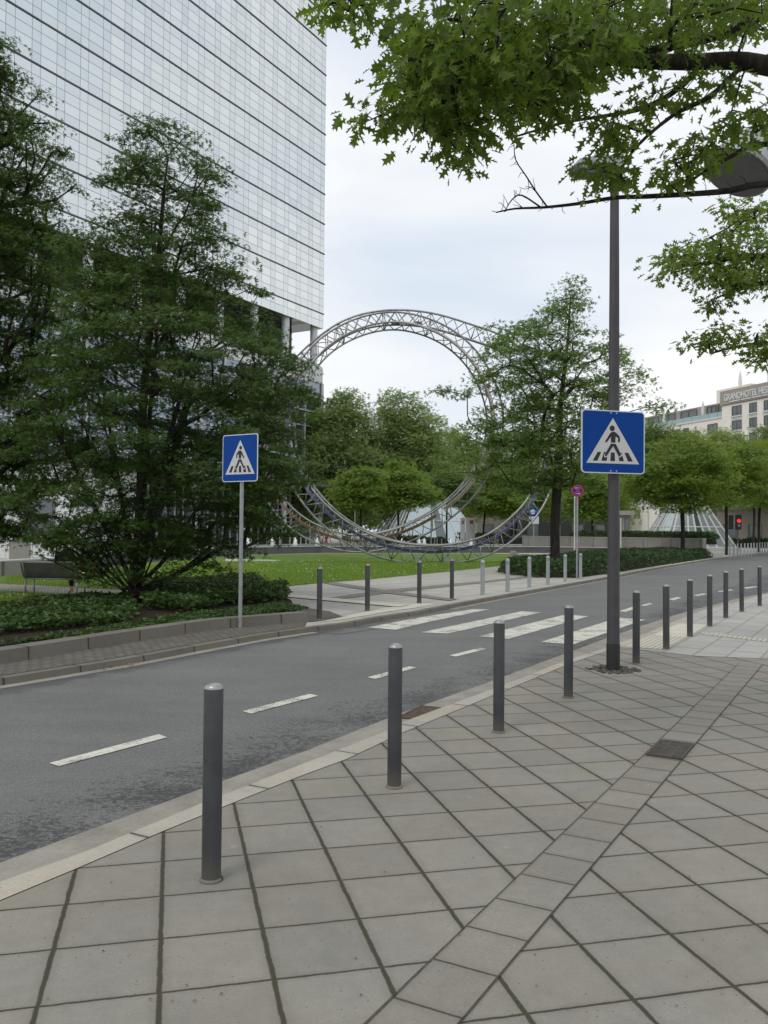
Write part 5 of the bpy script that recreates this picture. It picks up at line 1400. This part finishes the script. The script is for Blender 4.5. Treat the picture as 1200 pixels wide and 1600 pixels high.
def near_oak():
    rng = np.random.default_rng(77)
    root = empty('oak_tree', (6.6, 5.4, 0)); tag(root, 'red oak whose leafy branches hang into the top right of the picture', 'tree')
    o = np.array([6.6, 5.4, 0])
    trunk = [(6.6, 5.4, z) for z in np.linspace(0, 7.5, 12)]
    L = [limb([(1350, 130, 5.8), (1200, 103, 5.7), (1150, 95, 5.7), (1080, 97, 5.7), (1000, 96, 5.7), (950, 92, 5.7), (900, 95, 5.6), (840, 110, 5.5), (790, 120, 5.4), (720, 118, 5.3), (670, 128, 5.2)], (6.6, 5.4, 3.6)),
         limb([(1350, -20, 6.1), (1200, 20, 6), (1130, 52, 5.9), (1060, 70, 5.9), (990, 80, 5.8), (900, 60, 5.6), (800, 40, 5.4), (700, 30, 5.2)], (6.6, 5.4, 4.3)),
         limb([(1095, 100, 5.7), (1070, 130, 5.75), (1035, 155, 5.8), (995, 172, 5.8), (940, 182, 5.8), (880, 192, 5.8), (800, 215, 5.7)]),
         limb([(1160, 102, 5.7), (1110, 150, 5.6), (1060, 175, 5.6), (1020, 205, 5.5), (990, 235, 5.5), (968, 268, 5.4)]),
         limb([(1380, 288, 5.7), (1200, 287, 5.7), (1140, 298, 5.7), (1080, 303, 5.7), (1010, 307, 5.7), (960, 309, 5.65), (905, 318, 5.6), (850, 324, 5.6), (805, 326, 5.6), (775, 332, 5.6)], (6.6, 5.4, 2.9)),
         limb([(1330, 280, 5.7), (1200, 225, 5.6), (1140, 246, 5.6), (1090, 275, 5.5), (1060, 300, 5.5)]),
         limb([(1500, -230, 5.5), (1250, -190, 5.4), (1000, -150, 5.3), (750, -90, 5.1), (600, -40, 5.0), (545, -5, 5.0), (520, 5, 5.0)], (6.6, 5.4, 5.2))]
    L.append(limb([(855, 323, 5.6), (838, 300, 5.6), (822, 275, 5.6), (806, 250, 5.6), (803, 225, 5.6)]))
    L.append(limb([(845, 324, 5.6), (815, 305, 5.6), (800, 312, 5.6), (790, 328, 5.6)]))
    L.append(limb([(1165, 105, 5.7), (1150, 150, 5.7), (1140, 180, 5.7), (1125, 190, 5.7)]))
    starts = [[tuple(np.array(p)-o) for p in trunk]] + [[tuple(np.array(p)-o) for p in l] for l in L]
    Z = [(740, 50, 100, 60, 5.3, .9, 105), (860, 45, 120, 60, 5.5, 1.0, 100), (985, 25, 120, 40, 5.6, 1.0, 75), (1110, 5, 100, 30, 5.7, 1.0, 45), (680, 110, 60, 50, 5.2, .7, 62), (760, 140, 70, 50, 5.3, .7, 75),
         (640, 155, 45, 25, 5.2, .5, 24), (700, 190, 45, 25, 5.2, .4, 30), (728, 222, 22, 22, 5.2, .3, 14), (815, 130, 60, 40, 5.4, .7, 50), (650, 65, 32, 45, 5.2, .5, 24), (585, 182, 22, 9, 5.1, .2, 5), (560, 190, 6, 5, 5.1, .1, 2),
         (880, 120, 55, 28, 5.6, .7, 34), (850, 170, 40, 22, 5.5, .5, 14), (955, 75, 50, 25, 5.6, .6, 30), (1060, 60, 60, 20, 5.7, .5, 16), (540, 6, 34, 14, 5.0, .3, 14), (585, 20, 8, 18, 5.0, .2, 5), (508, 2, 10, 10, 5.0, .2, 3), (800, -60, 260, 50, 5.0, 1.2, 90), (1100, -60, 150, 50, 5.4, 1, 50),
         (960, 205, 22, 20, 5.5, .2, 12), (940, 258, 26, 12, 5.4, .15, 13), (975, 270, 10, 16, 5.4, .15, 5), (900, 178, 25, 10, 5.6, .2, 5), (1030, 150, 40, 18, 5.6, .3, 8), (1085, 140, 30, 18, 5.7, .3, 6), (990, 200, 10, 10, 5.6, .2, 2),
         (1165, 195, 35, 18, 5.5, .3, 13), (1105, 230, 34, 16, 5.5, .25, 13), (1065, 258, 30, 15, 5.5, .2, 12), (1035, 280, 14, 8, 5.5, .15, 5), (1195, 165, 20, 20, 5.5, .3, 6), (1190, 30, 50, 50, 5.9, .8, 24), (1150, 130, 25, 12, 5.7, .2, 4)]
    T = clusters(Z, rng) - o
    branch_net(starts, T, rng, seg=.14, rise=-.4, rmax=.13, r0=.0019, power=.54, wob=.12, min_r=.0026, parent=root, n_side=6, start_r={'cap': 1, 0: (.2, .12), 1: (.075, .012), 2: (.05, .01), 3: (.024, .006), 4: (.020, .006), 5: (.027, .004), 6: (.022, .006), 7: (.04, .006), 8: (.006, .003), 9: (.006, .003), 10: (.007, .003)})
    foliage(T, rng, 8.2, .14, .75, .094, M['leafB'], root, 'oak', droop=.4, jit=.95)
    # bare twiglets along the low branch
    m = MB(); rr = random.Random(4)
    for l in (L[4], L[7], L[8], L[9], L[3]):
        for i in range(1, len(l)-1):
            for k in range(1):
                f = rr.random(); p = Vector(l[i]).lerp(Vector(l[i+1]), f) - Vector(o)
                if P(0, 0, 1) and (p+Vector(o)).x > 2.6: continue
                d = Vector((rr.uniform(-1, .2), rr.uniform(-.4, .4), rr.uniform(-1, 1))).normalized()*rr.uniform(.03, .10)
                q = p + d*.55 + Vector((rr.uniform(-.012, .012), 0, rr.uniform(-.02, .02)))
                MB().tube([p, q, p+d], [.0028, .0022, .0014], 4).build('twig', M['bark'], root)
near_oak()
def second_oak():
    rng = np.random.default_rng(78)
    c = P(1480, 850, 11); root = empty('oak_tree', (c.x, c.y, 0)); tag(root, 'second oak reaching in from the right edge below the conical lamp', 'tree')
    o = np.array([c.x, c.y, 0])
    c_ = (c.x, c.y)
    L = [limb([(1330, 420, 11), (1230, 402, 11), (1180, 400, 11), (1140, 403, 11), (1100, 412, 11), (1060, 415, 11)], (*c_, 4.0)),
         limb([(1300, 424, 11), (1240, 430, 11), (1200, 440, 11), (1150, 452, 11)]), limb([(1300, 545, 11), (1200, 536, 11), (1150, 542, 11), (1110, 552, 11)], (*c_, 3.2)),
         limb([(1300, 350, 11), (1200, 330, 11), (1150, 330, 11)], (*c_, 4.6))]
    starts = [[(0, 0, z) for z in np.linspace(0, 7, 10)]] + [[tuple(np.array(p)-o) for p in l] for l in L]
    Z = [(1080, 412, 48, 22, 11, .5, 26), (1140, 385, 55, 30, 11, .8, 36), (1180, 425, 40, 22, 11, .8, 26), (1130, 445, 45, 22, 11, .5, 26), (1110, 478, 12, 10, 11, .2, 5), (1165, 330, 50, 16, 11, .6, 22), (1145, 530, 50, 13, 11, .4, 22),
         (1190, 550, 24, 22, 11, .4, 16), (1250, 430, 50, 60, 11.5, 1, 40), (1195, 380, 24, 20, 11, 1, 12), (1085, 540, 12, 5, 11, .2, 4), (1055, 395, 22, 14, 11, .3, 8)]
    T = clusters(Z, rng) - o
    branch_net(starts, T, rng, seg=.25, rise=-.4, rmax=.16, r0=.004, power=.55, wob=.1, min_r=.004, parent=root)
    foliage(T, rng, 15, .22, .5, .105, M['leafB'], root, 'oak', droop=.2, jit=.7)
second_oak()

# groundcover in the planter, clipped hedges
def in_poly(pts, poly):
    x, y = pts[:, 0], pts[:, 1]; ins = np.zeros(len(pts), bool); n = len(poly)
    for i in range(n):
        x1, y1 = poly[i][:2]; x2, y2 = poly[(i+1) % n][:2]
        c = ((y1 > y) != (y2 > y)) & (x < (x2-x1)*(y-y1)/((y2-y1) or 1e-9)+x1); ins ^= c
    return ins
def scatter(poly, n, rng):
    P_ = np.array([p[:2] for p in poly]); lo, hi = P_.min(0), P_.max(0); out = []
    while sum(len(o) for o in out) < n:
        q = rng.uniform(lo, hi, (n*2, 2)); out.append(q[in_poly(q, P_)])
    return np.concatenate(out)[:n]
def lump(q, seed, sc):
    s = np.zeros(len(q)); r = np.random.default_rng(seed)
    for k in range(7):
        a = r.uniform(0, 6.28); f = sc*(1+k*.55); s += np.sin(q[:, 0]*math.cos(a)*f + q[:, 1]*math.sin(a)*f + r.uniform(0, 6))/(1+k*.4)
    return s/3.2
def groundcover():
    rng = np.random.default_rng(5)
    def patch(polypx, n, hmax, seed, label, leaf, size, zb=.1, gr='leafy groundcover patches'):
        poly = [G(x, y) for x, y in polypx]
        q = scatter(poly, n, rng); h = hmax*(.55+.45*lump(q, seed, 2.2)); h = np.clip(h, .04, hmax)
        z = zb + h*rng.random(len(q))**.45
        C = np.column_stack([q, z]); A = rng.normal(size=(n, 3)); A[:, 2] = np.abs(A[:, 2])*.25
        Nn = np.array([0, 0, 1.0]) + rng.normal(size=(n, 3))*.6
        o = leaf_cloud('groundcover', C, A, unit(Nn), size*rng.uniform(.6, 1.3, n), leaf, None)
        tag(o, label, 'groundcover', kind='stuff')
        return o
    patch([(-60, 1020), (0, 1004), (90, 996), (190, 985), (215, 970), (205, 945), (160, 940), (0, 960), (-60, 972)], 13000, .24, 3, 'low green leafy groundcover in the planter left of the hornbeam trunk', M['leafF'], .085)
    patch([(225, 962), (300, 968), (355, 955), (440, 950), (452, 945), (440, 925), (400, 918), (330, 915), (250, 925), (220, 940)], 17000, .38, 4, 'glossy bushy groundcover right of the hornbeam trunk in the planter', M['leafF'], .095)
    patch([(-60, 1030), (480, 962), (440, 950), (210, 985)], 6500, .10, 6, 'sparse ground ivy creeping over the planter soil', M['leafF'], .06)
groundcover()
def hedge(poly, hbase, h, n, size, mat, name, label, seed, round_=.35, cat='hedge', z0=0.0):
    rng = np.random.default_rng(seed); q = scatter(poly, n, rng)
    Pn = np.array([p[:2] for p in poly]); d = np.full(len(q), 1e9)
    for i in range(len(Pn)):
        a, b = Pn[i], Pn[(i+1) % len(Pn)]; ab = b-a; t = np.clip(((q-a)@ab)/(ab@ab), 0, 1); d = np.minimum(d, np.linalg.norm(q-(a+t[:, None]*ab), axis=1))
    top = h*np.clip((d/round_), 0, 1)**.45*(.86+.14*lump(q, seed, 1.1))
    z = z0 + hbase + top*np.where(rng.random(len(q)) < .6, 1-.12*rng.random(len(q)), rng.random(len(q)))
    edge = np.clip(1-d/round_, 0, 1)
    C = np.column_stack([q, z]); A = rng.normal(size=(n, 3)); Nn = np.array([0, 0, .8]) + rng.normal(size=(n, 3))*.7
    r = empty(name, (0, 0, 0)); tag(r, label, cat)
    leaf_cloud('foliage', C, unit(A), unit(Nn), size*rng.uniform(.6, 1.3, n), mat, r, 'spray')
    # woody core so that no light leaks through the hedge
    c0 = Pn.mean(0); inner = [c0 + (p-c0)*.97 for p in Pn]
    vs = [(p[0], p[1], z0) for p in inner] + [(c0[0]+(p[0]-c0[0])*.97, c0[1]+(p[1]-c0[1])*.97, z0+hbase+h*.62) for p in inner]; k = len(inner)
    MB().add(vs, [tuple(range(k)), tuple(range(2*k-1, k-1, -1))] + [(i, (i+1) % k, k+(i+1) % k, k+i) for i in range(k)]).build('stems', M['soil'], r)
    return r
hp = [G(*p) for p in [(782, 897), (840, 903), (900, 903.5), (950, 897), (1020, 885.5), (1080, 876.5), (1113, 871.5)]]
hp += [(hp[-1][0]-1.5, hp[-1][1]+6), (P(1000, 850, 52).x, 58), (P(900, 850, 44).x, 46), (P(830, 850, 38).x, 38.5), (P(790, 850, 33).x, 35)]
hedge(hp, 0, .62, 42000, .15, M['leafG'], 'hedge', 'broad dark green clipped hedge along the far kerb behind the bollards', 61)
a, b = PLW
nrm = Vector((-(b-a).y, (b-a).x, 0)).normalized()
if nrm.y < 0: nrm = -nrm
t0 = .28
q0 = a.lerp(b, t0); q1 = a.lerp(b, .985)
hedge([(q0+nrm*.3)[:2], (q1+nrm*.3)[:2], (q1+nrm*2.4)[:2], (q0+nrm*2.4)[:2]], .35, .55, 9000, .2, M['leafG'], 'hedge', 'narrow clipped hedge on top of the raised stone planter', 62, z0=.85, round_=.3)
def bandhedge(px0, px1, D, dep, h, n, size, label, seed, mat='leafG'):
    a, b = P(px0, 850, D), P(px1, 850, D)
    hedge([(a.x, D), (b.x, D), (b.x, D+dep), (a.x, D+dep)], 0, h, n, size, M[mat], 'hedge', label, seed, round_=.5)
bandhedge(405, 478, 86, 2.5, 1.5, 5000, .26, 'leafy shrubs in front of the tower lobby glass', 63, 'leafF')
bandhedge(588, 700, 92, 2, 1.1, 5000, .26, 'low clipped hedge in front of the large glass pyramid', 64)
bandhedge(700, 800, 100, 2, 1.6, 5000, .28, 'dark shrubs in front of the stone house', 65)
bandhedge(1100, 1260, 104, 2, 1.2, 5000, .28, 'low hedge in front of the shop building at the right', 66)
# far wood closing the horizon
def far_wood():
    rng = np.random.default_rng(9); C = []
    for px in range(-100, 1500, 9):
        D = rng.uniform(215, 260); v = P(px, 830, D); h = rng.uniform(11, 17)
        if 470 < px < 512: h = 9
        if 300 < px < 500 or -100 < px < 300: h = 8
        k = 170; th = rng.uniform(0, 6.28, k); r = 4.2*np.sqrt(rng.random(k)); C.append(np.column_stack([v.x + r*np.cos(th), D + r*np.sin(th), h*(.15+.85*rng.random(k)**.8)*np.sqrt(np.clip(1-(r/6)**2, .2, 1))]))
    C = np.vstack(C); n = len(C)
    o = leaf_cloud('far_wood', C, unit(rng.normal(size=(n, 3))), unit(np.array([0, -.3, .8])+rng.normal(size=(n, 3))*.6), rng.uniform(.9, 1.8, n), M['leafC'], None, 'spray'); tag(o, 'distant belt of trees closing the view behind the square', 'far trees', kind='stuff')
far_wood()
# grass blades and daisies on the nearer lawns
def blades(poly, n, h, seed, label):
    rng = np.random.default_rng(seed); q = scatter(poly, n, rng)
    a = rng.uniform(0, 6.28, n); w = .008 + .004*(q[:, 1] > 26); hh = h*rng.uniform(.5, 1.4, n); lean = rng.normal(size=(n, 2))*.35*h
    dx, dy = np.cos(a)*w, np.sin(a)*w
    V = np.stack([np.column_stack([q[:, 0]-dx, q[:, 1]-dy, np.full(n, .015)]), np.column_stack([q[:, 0]+dx, q[:, 1]+dy, np.full(n, .015)]), np.column_stack([q+lean, .02+hh])], 1).reshape(-1, 3)
    o = np_mesh('grass', V, [np.arange(n*3).reshape(n, 3)], M['blade']); tag(o, label, 'grass', kind='stuff')
near = [G(*p) for p in [(0, 914), (60, 916), (140, 921), (330, 925), (420, 920), (500, 912), (580, 906), (700, 894), (775, 886), (790, 878), (380, 878), (250, 884), (140, 893), (14, 903)]]
blades(near, 70000, .075, 1, 'short green grass of the lawn behind the plaza')
blades(LAWN2[1:7]+[G(-20, 926)], 26000, .07, 2, 'short green grass of the small lawn in front of the bench')
def daisies(poly, n, seed, label):
    rng = np.random.default_rng(seed); q = scatter(poly, n*3, rng); l = lump(q, 3, .8); q = q[l > -.1][:n]; m = MB()
    for x, y in q:
        z = .07+rng.random()*.04; r = .018+.00035*y; m.add([(x+r*math.cos(t), y+r*math.sin(t), z+.25*r*math.cos(t*2)) for t in (0, 1.05, 2.1, 3.14, 4.2, 5.2)], [(0, 1, 2, 3, 4, 5)])
    o = m.build('daisies', M['daisy']); tag(o, label, 'daisies', kind='stuff')
daisies(near, 380, 4, 'white daisies scattered through the lawn behind the plaza')
daisies([G(*p) for p in [(0, 958), (100, 949), (160, 941), (60, 931), (0, 926)]], 70, 5, 'white daisies in the small lawn in front of the bench')
# litter, leaves and moss bits that keep the paving from looking clean
def litter():
    rng = np.random.default_rng(12); C = []; 
    for _ in range(60):
        x, y = G(rng.uniform(0, 1200), rng.uniform(1150, 1590)); C.append((x, y, .006))
    C = np.array(C); n = len(C)
    o = leaf_cloud('litter', C, unit(np.column_stack([rng.normal(size=(n, 2)), np.zeros(n)])), unit(np.array([0, 0, 1.0])+rng.normal(size=(n, 3))*.15), rng.uniform(.006, .016, n), M['rust'], None); tag(o, 'small dry leaf bits scattered over the paving slabs', 'litter', kind='stuff')
    C = np.array([(*G(rng.uniform(140, 205), rng.uniform(1036, 1046), RZ), RZ+.012) for _ in range(40)] + [(*G(rng.normal(160, 12), rng.normal(1043, 2), RZ), RZ+.012) for _ in range(40)]); n = len(C)
    o = leaf_cloud('leaf_litter', C, unit(np.column_stack([rng.normal(size=(n, 2)), np.zeros(n)])), unit(np.array([0, 0, 1.0])+rng.normal(size=(n, 3))*.3), rng.uniform(.02, .06, n), M['cloth_tan'], None); tag(o, 'brown dead leaves gathered at the far kerb left of the sign', 'leaf litter', kind='stuff')
litter()
